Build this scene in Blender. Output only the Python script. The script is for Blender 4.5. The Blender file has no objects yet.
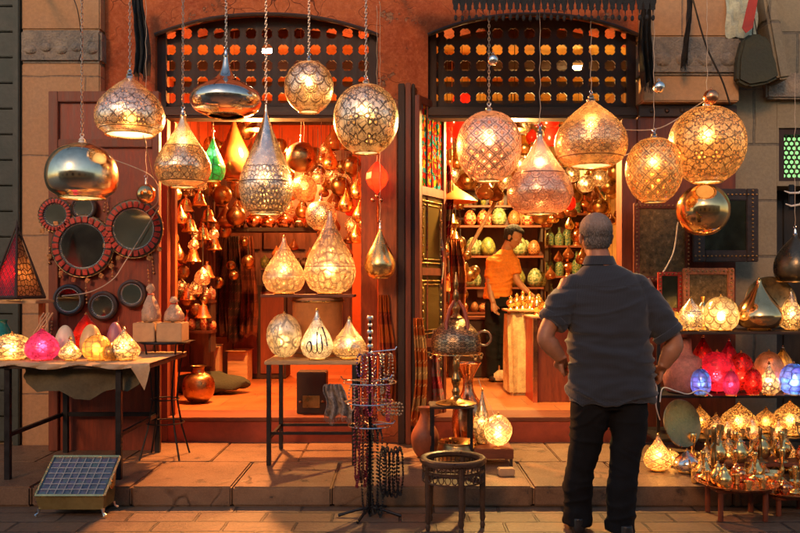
import bpy, bmesh, math, random
from mathutils import Vector, Matrix, noise
R = math.radians
PI = math.pi
random.seed(7)
sc = bpy.context.scene
COL = sc.collection

# ---------------------------------------------------------------- measuring
F, H, HZ = 820.0, 1.37, 285.0          # focal length in photo pixels, eye height, horizon row
def X(px, D): return (px - 400) * D / F
def Z(py, D): return H - (py - HZ) * D / F
def S(n, D): return n * D / F
def W(px, py, D): return Vector((X(px, D), D, Z(py, D)))
ROAD, PAVE, FLOOR = 0.0, 0.125, 0.316
KERB, FACE, BACK = 5.07, 6.5, 12.0

# ---------------------------------------------------------------- materials
class NT:
    def __init__(s, name):
        s.m = bpy.data.materials.new(name); s.m.use_nodes = True
        s.t = s.m.node_tree; s.t.nodes.clear()
        s.out = s.t.nodes.new('ShaderNodeOutputMaterial')
    def n(s, typ, **kw):
        nd = s.t.nodes.new(typ)
        for k, v in kw.items():
            if hasattr(nd, k): setattr(nd, k, v)
        return nd
    def lk(s, a, b): s.t.links.new(a, b)
    def put(s, sock, v):
        if v is None: return
        if hasattr(v, 'is_output'): s.lk(v, sock)
        else:
            if sock.type == 'RGBA' and len(v) == 3: v = (*v, 1)
            sock.default_value = v
    def ma(s, op, a, b=None, c=None):
        nd = s.n('ShaderNodeMath', operation=op)
        s.put(nd.inputs[0], a); s.put(nd.inputs[1], b); s.put(nd.inputs[2], c)
        return nd.outputs[0]
    def coord(s, kind='Object', scale=(1, 1, 1)):
        tc = s.n('ShaderNodeTexCoord'); mp = s.n('ShaderNodeMapping')
        s.lk(tc.outputs[kind], mp.inputs['Vector']); mp.inputs['Scale'].default_value = scale
        return mp.outputs[0]
    def noise(s, vec, scale, detail=4, rough=.6):
        nd = s.n('ShaderNodeTexNoise'); s.lk(vec, nd.inputs['Vector'])
        nd.inputs['Scale'].default_value = scale; nd.inputs['Detail'].default_value = detail
        nd.inputs['Roughness'].default_value = rough
        return nd.outputs['Fac']
    def mix(s, f, a, b):
        nd = s.n('ShaderNodeMix', data_type='RGBA'); nd.clamp_factor = True
        s.put(nd.inputs[0], f); s.put(nd.inputs[6], a); s.put(nd.inputs[7], b)
        return nd.outputs[2]
    def ramp(s, f, lo, hi, a=0., b=1.):
        nd = s.n('ShaderNodeMapRange'); s.put(nd.inputs[0], f)
        nd.inputs[1].default_value = lo; nd.inputs[2].default_value = hi
        nd.inputs[3].default_value = a; nd.inputs[4].default_value = b
        return nd.outputs[0]
    def bsdf(s, col, rough=.5, metal=0., spec=.5, **kw):
        nd = s.n('ShaderNodeBsdfPrincipled')
        s.put(nd.inputs['Base Color'], col); s.put(nd.inputs['Roughness'], rough)
        s.put(nd.inputs['Metallic'], metal); s.put(nd.inputs['Specular IOR Level'], spec)
        for k, v in kw.items(): s.put(nd.inputs[k.replace('_', ' ')], v)
        return nd
    def bump(s, h, strength, dist, nd):
        b = s.n('ShaderNodeBump'); s.put(b.inputs['Height'], h)
        b.inputs['Strength'].default_value = strength; b.inputs['Distance'].default_value = dist
        s.lk(b.outputs[0], nd.inputs['Normal'])
    def shmix(s, f, a, b):
        nd = s.n('ShaderNodeMixShader'); s.put(nd.inputs[0], f)
        s.lk(a, nd.inputs[1]); s.lk(b, nd.inputs[2]); return nd.outputs[0]
    def done(s, sh):
        s.lk(sh, s.out.inputs['Surface']); return s.m

def mul(c, k): return tuple(min(1, x * k) for x in c)
def M(name, col, rough=.6, metal=0., var=.35, scale=8., bump=.3, dist=.004, stretch=(1, 1, 1), spec=.5, col2=None, fine=None, **kw):
    """general surface: uneven colour, uneven gloss, small relief"""
    t = NT(name); v = t.coord('Object', stretch)
    a = t.noise(v, scale, 5, .65); b = t.noise(v, fine or scale * 7, 3, .6)
    f = t.ramp(t.ma('ADD', t.ma('MULTIPLY', a, .7), t.ma('MULTIPLY', b, .3)), .3, .7)
    c = t.mix(f, mul(col, 1 - var), col2 or mul(col, 1 + var))
    r = t.ramp(a, .3, .7, max(.03, rough - .12), min(1, rough + .12))
    nd = t.bsdf(c, r, metal, spec, **kw)
    t.bump(t.ma('ADD', a, t.ma('MULTIPLY', b, .6)), bump, dist, nd)
    return t.done(nd.outputs[0])

def worn(name, c1, c2, under, rough=.8, scale=1.6, peel=.60, crack=3.2, grit=45, bump=1., dist=.02):
    """old plaster or stone: patches, peeled spots showing what is under, hair cracks, grit"""
    t = NT(name); v = t.coord('Object')
    a = t.noise(v, scale, 7, .68); b = t.noise(v, scale * 3.7, 6, .7); g = t.noise(v, grit, 3, .7)
    vo = t.n('ShaderNodeTexVoronoi', feature='DISTANCE_TO_EDGE'); wv = t.n('ShaderNodeVectorMath', operation='ADD'); nn = t.n('ShaderNodeTexNoise'); t.lk(v, nn.inputs['Vector']); nn.inputs['Scale'].default_value = 3
    t.lk(v, wv.inputs[0]); t.lk(nn.outputs['Color'], wv.inputs[1]); t.lk(wv.outputs[0], vo.inputs['Vector']); vo.inputs['Scale'].default_value = crack
    cr = t.ma('MULTIPLY', t.ramp(vo.outputs['Distance'], .0, .012, 1, 0), t.ramp(a, .45, .55))
    c = t.mix(t.ramp(a, .35, .65), c1, c2); c = t.mix(t.ramp(b, .5, .75, 0, .6), c, mul(c1, .45))
    pl = t.ramp(b, peel, peel + .02); c = t.mix(t.ma('MULTIPLY', pl, .85), c, under)
    c = t.mix(t.ramp(g, .45, .7, 0, .35), c, mul(c2, 1.35)); c = t.mix(t.ma('MULTIPLY', cr, .8), c, mul(c1, .25))
    nd = t.bsdf(c, t.ramp(g, .3, .7, rough + .1, rough - .2))
    t.bump(t.ma('ADD', t.ma('ADD', t.ma('MULTIPLY', b, .6), t.ma('MULTIPLY', pl, -.35)), t.ma('ADD', t.ma('MULTIPLY', g, .18), t.ma('MULTIPLY', cr, -.5))), bump, dist, nd)
    return t.done(nd.outputs[0])
def wood(name, col, rough=.5, along='Z', scale=3., var=.5):
    st = {'Z': (9, 9, .8), 'X': (.8, 9, 9), 'Y': (9, .8, 9)}[along]
    return M(name, col, rough, 0, var, scale, .5, .003, st)

def blocks(name, c1, c2, mortar, bw, bh, msz=.012, rough=.75, plane='XZ', bump=.7, squash=1., var=.5, dirt=(.1, .08, .06), rot=0., off=(0, 0, 0)):
    """stone blocks or pavers laid in courses"""
    t = NT(name); tc = t.n('ShaderNodeTexCoord'); sp = t.n('ShaderNodeSeparateXYZ'); cb = t.n('ShaderNodeCombineXYZ')
    t.lk(tc.outputs['Object'], sp.inputs[0])
    o = sp.outputs
    wob = t.noise(tc.outputs['Object'], 3.5, 3)
    wb = t.ma('MULTIPLY', t.ma('SUBTRACT', wob, .5), .03)
    t.lk(t.ma('ADD', t.ma('ADD', o['XYZ'.index(plane[0])], wb), off[0]), cb.inputs[0])
    t.lk(t.ma('ADD', t.ma('ADD', o['XYZ'.index(plane[1])], wb), off[1]), cb.inputs[1])
    br = t.n('ShaderNodeTexBrick'); t.lk(cb.outputs[0], br.inputs['Vector'])
    br.inputs['Scale'].default_value = 1; br.inputs['Brick Width'].default_value = bw
    br.inputs['Row Height'].default_value = bh; br.inputs['Mortar Size'].default_value = msz
    br.inputs['Mortar Smooth'].default_value = .35; br.inputs['Bias'].default_value = 0
    t.put(br.inputs['Color1'], c1); t.put(br.inputs['Color2'], c2); t.put(br.inputs['Mortar'], mortar)
    a = t.noise(tc.outputs['Object'], 2.2, 6, .7); b = t.noise(tc.outputs['Object'], 38, 4, .7)
    c = t.mix(t.ramp(a, .42, .72, 0, var), br.outputs['Color'], dirt)
    c = t.mix(t.ramp(b, .4, .75, 0, .35), c, mul(c1, 1.5))
    nd = t.bsdf(c, t.ramp(a, .3, .7, rough + .12, rough - .18))
    h = t.ma('ADD', t.ma('MULTIPLY', br.outputs['Fac'], -.8), t.ma('ADD', t.ma('MULTIPLY', a, .7), t.ma('MULTIPLY', b, .3)))
    t.bump(h, bump, .012, nd)
    return t.done(nd.outputs[0])

def pattern(t, kind, nu, nv, lw=.06):
    """mask of cut lines (1) and of cut holes (1) over a turned surface"""
    uv = t.n('ShaderNodeUVMap'); sp = t.n('ShaderNodeSeparateXYZ'); t.lk(uv.outputs[0], sp.inputs[0])
    u, v = sp.outputs[0], sp.outputs[1]
    U, V = t.ma('MULTIPLY', u, nu), t.ma('MULTIPLY', v, nv)
    fr = lambda a: t.ma('FRACT', a)
    ab = lambda a: t.ma('ABSOLUTE', t.ma('SUBTRACT', a, .5))
    lt = lambda a, b: t.ma('LESS_THAN', a, b)
    gt = lambda a, b: t.ma('GREATER_THAN', a, b)
    mx = lambda a, b: t.ma('MAXIMUM', a, b)
    if kind == 'diamond':
        a, b = ab(fr(t.ma('ADD', U, V))), ab(fr(t.ma('ADD', t.ma('SUBTRACT', U, V), 50)))
        line = mx(gt(a, .5 - lw), gt(b, .5 - lw)); hole = lt(mx(a, b), .17)
        line = mx(line, t.ma('MULTIPLY', lt(mx(a, b), .23), gt(mx(a, b), .17)))
    elif kind == 'scale':
        row = t.ma('FLOOR', V); off = t.ma('MULTIPLY', t.ma('MODULO', row, 2.), .5)
        x = ab(fr(t.ma('ADD', U, off))); y = t.ma('SUBTRACT', 1., fr(V))
        d = t.ma('SQRT', t.ma('ADD', t.ma('MULTIPLY', x, x), t.ma('MULTIPLY', t.ma('MULTIPLY', y, y), .3)))
        line = lt(t.ma('ABSOLUTE', t.ma('SUBTRACT', d, .49)), lw)
        line = mx(line, lt(t.ma('ABSOLUTE', t.ma('SUBTRACT', d, .3)), lw * .5))
        hole = lt(ab(fr(t.ma('MULTIPLY', d, 9))), .08)
    elif kind == 'flower':
        x, y = t.ma('SUBTRACT', fr(U), .5), t.ma('SUBTRACT', fr(V), .5)
        r = t.ma('SQRT', t.ma('ADD', t.ma('MULTIPLY', x, x), t.ma('MULTIPLY', y, y)))
        th = t.ma('ARCTAN2', y, x)
        p = t.ma('SUBTRACT', r, t.ma('MULTIPLY_ADD', t.ma('COSINE', t.ma('MULTIPLY', th, 6)), .07, .31))
        q = t.ma('SUBTRACT', r, t.ma('MULTIPLY_ADD', t.ma('COSINE', t.ma('MULTIPLY', th, 6)), -.04, .17))
        line = mx(lt(t.ma('ABSOLUTE', p), lw), lt(t.ma('ABSOLUTE', q), lw * .7))
        line = mx(line, t.ma('MULTIPLY', gt(t.ma('COSINE', t.ma('MULTIPLY', th, 8)), .9), gt(r, .42)))
        hole = mx(lt(r, .07), t.ma('MULTIPLY', gt(t.ma('COSINE', t.ma('MULTIPLY', th, 6)), .75), lt(t.ma('ABSOLUTE', t.ma('SUBTRACT', r, .27)), .04)))
    else:                                   # lace / mosaic: irregular cells
        cb = t.n('ShaderNodeCombineXYZ'); t.lk(U, cb.inputs[0]); t.lk(V, cb.inputs[1])
        vo = t.n('ShaderNodeTexVoronoi', feature='DISTANCE_TO_EDGE', voronoi_dimensions='2D'); t.lk(cb.outputs[0], vo.inputs['Vector'])
        vo.inputs['Scale'].default_value = 1; vo.inputs['Randomness'].default_value = .55 if kind == 'mosaic' else .8
        d = vo.outputs['Distance']
        line = lt(d, lw)
        line = mx(line, t.ma('MULTIPLY', lt(t.ma('ABSOLUTE', t.ma('SUBTRACT', d, lw * 2.3)), lw * .3), .7))
        v2 = t.n('ShaderNodeTexVoronoi', feature='F1', voronoi_dimensions='2D'); t.lk(cb.outputs[0], v2.inputs['Vector'])
        v2.inputs['Scale'].default_value = 1; v2.inputs['Randomness'].default_value = .55 if kind == 'mosaic' else .8
        hole = lt(v2.outputs['Distance'], .14) if kind != 'mosaic' else lt(v, -1.)
        t.cell = v2.outputs['Color']
    cb = t.n('ShaderNodeCombineXYZ'); t.lk(t.ma('MULTIPLY', U, 3.1), cb.inputs[0]); t.lk(t.ma('MULTIPLY', V, 3.1), cb.inputs[1])
    vo = t.n('ShaderNodeTexVoronoi', feature='DISTANCE_TO_EDGE', voronoi_dimensions='2D'); t.lk(cb.outputs[0], vo.inputs['Vector'])
    vo.inputs['Scale'].default_value = .85; t.fine = t.ramp(vo.outputs['Distance'], .02, .11, 1, 0)
    return u, v, line, hole

def glassmat(name, metal, glow, kind, nu, nv, lw=.06, through=.45, rough=.2, line=(.09, .05, .03), bands=((.0, 1.),), clear=.6, multi=0., edge=(), fine=.5, blur=.2, bulbblur=.6, matte=.0):
    """silvered or coloured glass shade: mirror coat, cut pattern, light passing through"""
    t = NT(name)
    u, v, ln, ho = pattern(t, kind, nu, nv, lw)
    band = None
    for a, b in bands:
        k = t.ma('MULTIPLY', t.ma('GREATER_THAN', v, a), t.ma('LESS_THAN', v, b))
        band = k if band is None else t.ma('MAXIMUM', band, k)
    ln = t.ma('MULTIPLY', ln, band); ho = t.ma('MULTIPLY', ho, band)
    ln = t.ma('MAXIMUM', ln, t.ma('MULTIPLY', t.ma('MULTIPLY', t.fine, band), fine))
    for e in edge:
        ln = t.ma('MAXIMUM', ln, t.ma('LESS_THAN', t.ma('ABSOLUTE', t.ma('SUBTRACT', v, e)), .008))
    oc = t.coord('Object'); w = t.noise(oc, 26, 4, .7); w2 = t.noise(oc, 7, 2)
    mc = t.mix(t.ramp(w, .35, .68), mul(metal, .62), mul(metal, 1.1)); gc = t.mix(t.ramp(w2, .35, .65), mul(glow, .75), glow)
    if multi:
        hs = t.n('ShaderNodeHueSaturation'); t.lk(t.cell, hs.inputs['Color']); hs.inputs['Saturation'].default_value = 1.2; hs.inputs['Value'].default_value = 1.
        gc = t.mix(multi, gc, hs.outputs[0]); mc = t.mix(multi, mc, hs.outputs[0])
    me = t.bsdf(mc, t.ramp(w, .3, .7, rough * .7, rough * 1.5), 1.)
    t.bump(t.ma('ADD', t.ma('MULTIPLY', ln, -.9), t.ma('MULTIPLY', w2, .5)), .35, .004, me)
    tr = t.n('ShaderNodeBsdfTranslucent'); t.put(tr.inputs[0], gc)
    rf = t.n('ShaderNodeBsdfRefraction'); t.put(rf.inputs['Color'], mul(glow, 1.1)); rf.inputs['Roughness'].default_value = bulbblur; rf.inputs['IOR'].default_value = 1.25
    tr2 = t.shmix(blur, tr.outputs[0], rf.outputs[0])
    th = t.ma('MULTIPLY', t.ramp(w, .3, .75, through * .4, through * 1.0), t.ramp(v, .5, .95, 1., .55))
    base = t.shmix(th, me.outputs[0], tr2)
    dk = t.bsdf(line, .45, .3)
    base = t.shmix(t.ma('MULTIPLY', ln, .88), base, dk.outputs[0])
    cl = t.n('ShaderNodeBsdfTransparent'); t.put(cl.inputs[0], mul(glow, 1.)); 
    return t.done(t.shmix(t.ma('MULTIPLY', ho, clear), base, cl.outputs[0]))

def painted(name, c1, c2, kind, nu, nv, lw=.07, rough=.28, metal=0.):
    """glazed or lacquered ware with a painted pattern"""
    t = NT(name); u, v, ln, ho = pattern(t, kind, nu, nv, lw); w = t.noise(t.coord('Object'), 30, 4, .7)
    c = t.mix(t.ramp(w, .35, .7), mul(c1, .55), mul(c1, 1.2)); c = t.mix(t.ma('MAXIMUM', ln, ho), c, c2); c = t.mix(t.ma('MULTIPLY', t.fine, .45), c, mul(c1, .25))
    nd = t.bsdf(c, t.ramp(w, .3, .7, rough, rough + .25), metal); t.bump(t.ma('ADD', ln, w), .4, .003, nd)
    return t.done(nd.outputs[0])
def emis(name, col, st):
    t = NT(name); e = t.n('ShaderNodeEmission'); t.put(e.inputs[0], col); e.inputs[1].default_value = st
    return t.done(e.outputs[0])

# ---------------------------------------------------------------- mesh helpers
def bx(bm, c, s, rot=None, bev=0.):
    m = Matrix.Translation(Vector(c))
    if rot is not None: m = m @ rot
    ret = bmesh.ops.create_cube(bm, size=1, matrix=m @ Matrix.Diagonal((*s, 1)))
    if bev:
        es = list({e for v in ret['verts'] for e in v.link_edges})
        bmesh.ops.bevel(bm, geom=es, offset=bev, segments=2, affect='EDGES', clamp_overlap=True)
def span(bm, a, b, bev=0.):
    c = [(p + q) / 2 for p, q in zip(a, b)]; s = [abs(q - p) for p, q in zip(a, b)]
    bx(bm, c, s, None, bev)
def lathe(bm, prof, seg=40, org=(0, 0, 0), wob=0.):
    uvl = bm.loops.layers.uv.verify(); ox, oy, oz = org
    L = [0.]
    for a, b in zip(prof, prof[1:]): L.append(L[-1] + math.hypot(b[0] - a[0], b[1] - a[1]))
    rings = []
    for r, z in prof:
        if r < 1e-5: rings.append([bm.verts.new((ox, oy, oz + z))])
        else: rings.append([bm.verts.new((ox + r * math.cos(2 * PI * i / seg) * (1 + wob * math.sin(i * 1.7 + z * 9)), oy + r * math.sin(2 * PI * i / seg), oz + z)) for i in range(seg)])
    for k in range(len(prof) - 1):
        a, b = rings[k], rings[k + 1]; va, vb = L[k] / L[-1], L[k + 1] / L[-1]
        for i in range(seg):
            j = (i + 1) % seg; u0, u1 = i / seg, (i + 1) / seg
            if len(a) == 1 and len(b) == 1: continue
            if len(a) == 1: vs, us = [a[0], b[j], b[i]], [(u0, va), (u1, vb), (u0, vb)]
            elif len(b) == 1: vs, us = [a[i], a[j], b[0]], [(u0, va), (u1, va), (u0, vb)]
            else: vs, us = [a[i], a[j], b[j], b[i]], [(u0, va), (u1, va), (u1, vb), (u0, vb)]
            f = bm.faces.new(vs)
            for l, q in zip(f.loops, us): l[uvl].uv = q
def frames(pts):
    out = []; up = Vector((0, 0, 1)); prev = None
    for i, p in enumerate(pts):
        d = (pts[min(i + 1, len(pts) - 1)] - pts[max(i - 1, 0)])
        d = d.normalized() if d.length > 1e-9 else Vector((0, 0, 1))
        if prev is None:
            a = d.cross(up) if abs(d.dot(up)) < .95 else d.cross(Vector((0, 1, 0)))
        else: a = prev - d * prev.dot(d)
        a.normalize(); prev = a; out.append((d, a, d.cross(a)))
    return out
def tube(bm, pts, r, seg=8, cap=True, flat=1., closed=False):
    pts = [Vector(p) for p in pts]
    rs = r if isinstance(r, (list, tuple)) else [r] * len(pts)
    rings = []
    for p, (d, a, b), q in zip(pts, frames(pts), rs):
        rings.append([bm.verts.new(p + a * q * math.cos(2 * PI * i / seg) + b * q * flat * math.sin(2 * PI * i / seg)) for i in range(seg)])
    n = len(rings)
    for k in range(n if closed else n - 1):
        A, B = rings[k], rings[(k + 1) % n]
        for i in range(seg):
            j = (i + 1) % seg; bm.faces.new([A[i], A[j], B[j], B[i]])
    if cap and not closed:
        bm.faces.new(rings[0][::-1]); bm.faces.new(rings[-1])
def ring(bm, c, rad, r, seg=24, tseg=6, axis='Z', rx=1.):
    pts = []
    for i in range(seg):
        a = 2 * PI * i / seg; x, y = rad * rx * math.cos(a), rad * math.sin(a)
        pts.append(Vector(c) + (Vector((x, y, 0)) if axis == 'Z' else Vector((x, 0, y)) if axis == 'Y' else Vector((0, x, y))))
    fr = []
    n = len(pts); rings = []
    for i, p in enumerate(pts):
        d = (pts[(i + 1) % n] - pts[i - 1]).normalized(); o = (p - Vector(c)).normalized(); b = d.cross(o)
        rings.append([bm.verts.new(p + o * r * math.cos(2 * PI * k / tseg) + b * r * math.sin(2 * PI * k / tseg)) for k in range(tseg)])
    for k in range(n):
        A, B = rings[k], rings[(k + 1) % n]
        for i in range(tseg): bm.faces.new([A[i], A[(i + 1) % tseg], B[(i + 1) % tseg], B[i]])
def ball(bm, c, r, seg=12, sx=1, sy=1, sz=1):
    bmesh.ops.create_uvsphere(bm, u_segments=seg, v_segments=max(5, seg * 2 // 3), radius=r, matrix=Matrix.Translation(Vector(c)) @ Matrix.Diagonal((sx, sy, sz, 1)))
def prism(bm, poly, y0, y1):
    """outline in XZ pushed along Y"""
    a = [bm.verts.new((x, y0, z)) for x, z in poly]; b = [bm.verts.new((x, y1, z)) for x, z in poly]
    bm.faces.new(a); bm.faces.new(b[::-1])
    for i in range(len(poly)):
        j = (i + 1) % len(poly); bm.faces.new([a[j], a[i], b[i], b[j]])
def cat_rom(pts, n=6):
    """smooth a short profile"""
    out = []; P = [pts[0]] + list(pts) + [pts[-1]]
    for i in range(1, len(P) - 2):
        p0, p1, p2, p3 = P[i - 1], P[i], P[i + 1], P[i + 2]
        for k in range(n):
            t = k / n
            out.append(tuple(.5 * (2 * b + (c - a) * t + (2 * a - 5 * b + 4 * c - d) * t * t + (3 * b - a - 3 * c + d) * t ** 3) for a, b, c, d in zip(p0, p1, p2, p3)))
    out.append(tuple(pts[-1])); return [(max(0, r), z) for r, z in out]
def mesh(name, bm, mat=None, smooth=True, ang=38):
    bmesh.ops.recalc_face_normals(bm, faces=bm.faces)
    if smooth:
        ca = R(ang)
        for f in bm.faces: f.smooth = True
        for e in bm.edges:
            if len(e.link_faces) == 2 and e.calc_face_angle(0) > ca: e.smooth = False
    me = bpy.data.meshes.new(name); bm.to_mesh(me); bm.free()
    if mat: me.materials.append(mat)
    return me
def link(name, me, parent=None, loc=(0, 0, 0), rot=(0, 0, 0)):
    o = bpy.data.objects.new(name, me); COL.objects.link(o)
    o.location = loc; o.rotation_euler = rot
    if parent: o.parent = parent
    return o
def part(name, bm, mat, parent, loc=(0, 0, 0), rot=(0, 0, 0), label=None, smooth=True, ang=38):
    o = link(name, mesh(name, bm, mat, smooth, ang), parent, loc, rot)
    if label: o['label'] = label
    return o
def thing(name, label, cat, loc=(0, 0, 0), group=None, rot=(0, 0, 0)):
    o = link(name, None, None, loc, rot); o['label'] = label; o['category'] = cat
    if group: o['group'] = group
    return o
def solo(name, label, cat, bm, mat, loc=(0, 0, 0), group=None, rot=(0, 0, 0), smooth=True, ang=38):
    o = link(name, mesh(name, bm, mat, smooth, ang), None, loc, rot); o['label'] = label; o['category'] = cat
    if group: o['group'] = group
    return o
def struct(name, bm, mat, kind='structure', smooth=False):
    o = link(name, mesh(name, bm, mat, smooth)); o['kind'] = kind; return o
def copy(o, loc, label=None, group=None, rotz=None, scale=None):
    c = o.copy(); COL.objects.link(c); c.location = loc
    if rotz is not None: c.rotation_euler = (0, 0, rotz)
    if scale: c.scale = (scale,) * 3 if isinstance(scale, (int, float)) else scale
    if label: c['label'] = label
    if group: c['group'] = group
    for ch in list(o.children):
        d = ch.copy(); COL.objects.link(d); d.parent = c
        for g in ch.children:
            e = g.copy(); COL.objects.link(e); e.parent = d
    return c
def nb(): return bmesh.new()
def solidify(bm, geom, thickness):
    bm.normal_update(); bmesh.ops.solidify(bm, geom=geom, thickness=thickness)
    return bm
def fused(name, bm, mat, voxel, it=4, fn=None):
    """grow overlapping limbs into one continuous skin"""
    bmesh.ops.recalc_face_normals(bm, faces=bm.faces)
    me = bpy.data.meshes.new(name); bm.to_mesh(me); bm.free()
    o = bpy.data.objects.new('tmp', me); COL.objects.link(o)
    m = o.modifiers.new('r', 'REMESH'); m.mode = 'VOXEL'; m.voxel_size = voxel
    s = o.modifiers.new('s', 'SMOOTH'); s.iterations = it; s.factor = .5
    dg = bpy.context.evaluated_depsgraph_get(); dg.update()
    out = bpy.data.meshes.new_from_object(o.evaluated_get(dg))
    bpy.data.objects.remove(o); bpy.data.meshes.remove(me)
    out.name = name
    if fn:
        nv = [v.normal.copy() for v in out.vertices]
        for v, n in zip(out.vertices, nv): v.co += n * fn(v.co)
    for p in out.polygons: p.use_smooth = True
    out.materials.clear(); out.materials.append(mat)
    return out
def rot_to(d):
    return Vector(d).to_track_quat('Z', 'Y').to_matrix().to_4x4()
# ---------------------------------------------------------------- palette
m_plaster = worn('orange_plaster', (.30, .05, .010), (.52, .13, .03), (.28, .15, .08), .85, 1.5, .61)
m_inner = M('inner_plaster', (.46, .085, .018), .75, 0, .3, 1.6, .8, .01)
m_inner2 = M('inner_plaster_ochre', (.34, .17, .045), .75, 0, .4, 1.6, .8, .01)
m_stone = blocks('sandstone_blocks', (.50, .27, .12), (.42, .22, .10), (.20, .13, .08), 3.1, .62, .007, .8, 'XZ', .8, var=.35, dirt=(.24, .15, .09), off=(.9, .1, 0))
m_stone2 = blocks('beige_stone_blocks', (.30, .24, .15), (.24, .19, .12), (.13, .11, .08), .7, .45, .012, .85, 'XZ', .8, var=.5, dirt=(.14, .12, .09), off=(.3, .2, 0))  # beige grey stone of the neighbouring houses
m_band = M('carved_stone_band', (.26, .24, .22), .8, 0, .6, 9, 1., .02, col2=(.42, .32, .22))
m_dwood = wood('dark_wood', (.030, .012, .007), .65)
m_dwoodx = wood('dark_wood_lengthwise', (.04, .019, .011), .6, 'X')
m_bwood = wood('brown_wood', (.17, .036, .012), .55)
m_bwoodx = wood('brown_wood_lengthwise', (.17, .042, .015), .55, 'X')
m_owood = wood('orange_wood', (.42, .10, .02), .5)
m_lwood = wood('pale_wood', (.5, .3, .14), .55, 'X')
m_iron = M('black_iron', (.022, .022, .025), .45, .6, .3, 14, .3, .002)
m_brass = M('brass', (.9, .6, .24), .27, 1., .22, 7, .25, .002)
m_copper = M('copper', (.78, .32, .15), .22, 1., .22, 7, .25, .002)
m_dbrass = M('old_brass', (.36, .22, .09), .33, 1., .4, 9, .5, .003)
m_silver = M('silver', (.82, .78, .72), .2, 1., .15, 7, .2, .002)
m_chain = M('steel_chain', (.6, .5, .4), .35, 1., .3, 20, .2, .001)
m_cord = M('pale_cord', (.55, .42, .3), .6)
m_dcord = M('dark_cable', (.03, .025, .02), .6)
m_white = M('white_paint', (.75, .7, .6), .6, 0, .15)
m_mirror = M('mirror_glass', (.55, .58, .5), .05, 1., .15, 1.5, .05, .001)
m_rug = M('dark_green_cloth', (.03, .035, .02), .9, 0, .4, 12, 1., .01)
m_rub = M('black_cloth', (.02, .02, .02), .9, 0, .4, 12, 1., .01)
m_card = M('cardboard', (.48, .31, .16), .8, 0, .2, 5, .3, .002)
m_red = M('red_paint', (.45, .035, .015), .5, 0, .3, 5, .4, .004)
m_redtile = M('red_riser', (.30, .05, .02), .5, 0, .4, 3, .5, .006)
m_dgreen = M('dark_green_shutter', (.035, .045, .035), .6, 0, .4, 4, .6, .006)

# ---------------------------------------------------------------- ground
bm = nb(); bmesh.ops.create_grid(bm, x_segments=60, y_segments=60, size=30)
for v in bm.verts: v.co.z = .006 * noise.noise(v.co * 1.3) - .002
m_road = blocks('street_pavers', (.26, .16, .095), (.15, .09, .055), (.05, .035, .028), .40, .19, .010, .5, 'XY', 1., var=.55, dirt=(.06, .05, .04))
struct('road', bm, m_road)
m_slab = worn('speckled_granite', (.15, .08, .045), (.28, .165, .09), (.07, .05, .035), .5, 1.9, .62, .5, 110, .8, .008)
m_kerb = M('kerb_granite', (.17, .145, .12), .6, 0, .35, 6, .7, .006, col2=(.27, .23, .19), fine=60)
bm = nb()
x = -6.0; rng = random.Random(3)
while x < 6:
    w = .62
    span(bm, (x + .003, KERB + rng.uniform(-.006, .004), 0), (x + w - .003, KERB + .72, PAVE + rng.uniform(-.003, 0)), rng.uniform(.007, .013))
    x += w
x = -6.3
while x < 6:
    w = .62
    span(bm, (x + .003, KERB + .727, 0), (x + w - .003, FACE + .02, PAVE + rng.uniform(-.004, 0)), .006)
    x += w
struct('pavement', bm, m_slab)
bm = nb(); span(bm, (-2.9, FACE + .405, .0), (2.7, BACK, FLOOR))
m_floor = blocks('shop_floor_tiles', (.42, .13, .035), (.34, .10, .028), (.1, .05, .03), .45, .45, .005, .42, 'XY', .3, var=.4)
struct('shop_floor', bm, m_floor)

# ---------------------------------------------------------------- the two-arched shop building
B = thing('shop_building', 'old plastered shop front with two wide arched openings and carved wooden grilles', 'building', (0, FACE, 0))
O = (0, -FACE, 0)   # parts are modelled in place
def bp(name, bm, mat, **k): return part(name, bm, mat, B, O, **k)
TOP = 4.6
xa, xb, xc, xd = X(155, FACE), X(378, FACE), X(428, FACE), X(638, FACE)
xs0, xs1 = X(27, FACE), X(105, FACE)
def wall(x0, x1, z0=0., z1=TOP, y0=FACE, y1=FACE + .4):
    bm = nb(); span(bm, (x0, y0, z0), (x1, y1, z1)); return bm
bp('wall', wall(xs1, xa), m_plaster); bp('wall', wall(xb, xc), m_plaster)
bp('wall', wall(xd, 2.66, 0, 2.795), m_bwood)
def spandrel(a, b):
    n = 24; arc = []
    for i in range(n + 1):
        t = i / n; arc.append((a + (b - a) * t, 3.36 + .165 * (1 - abs(2 * t - 1) ** 2.2)))
    bm = nb(); prism(bm, arc + [(b, TOP), (a, TOP)], FACE, FACE + .38); return bm, arc
for a, b in ((xa, xb), (xc, xd)):
    bm, arc = spandrel(a, b); bp('arch', bm, m_plaster, smooth=True)
    bm = nb()
    tube(bm, [(x, FACE - .008, z - .012) for x, z in arc], .016, 6); bp('arch_moulding', bm, m_dwoodx)
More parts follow.
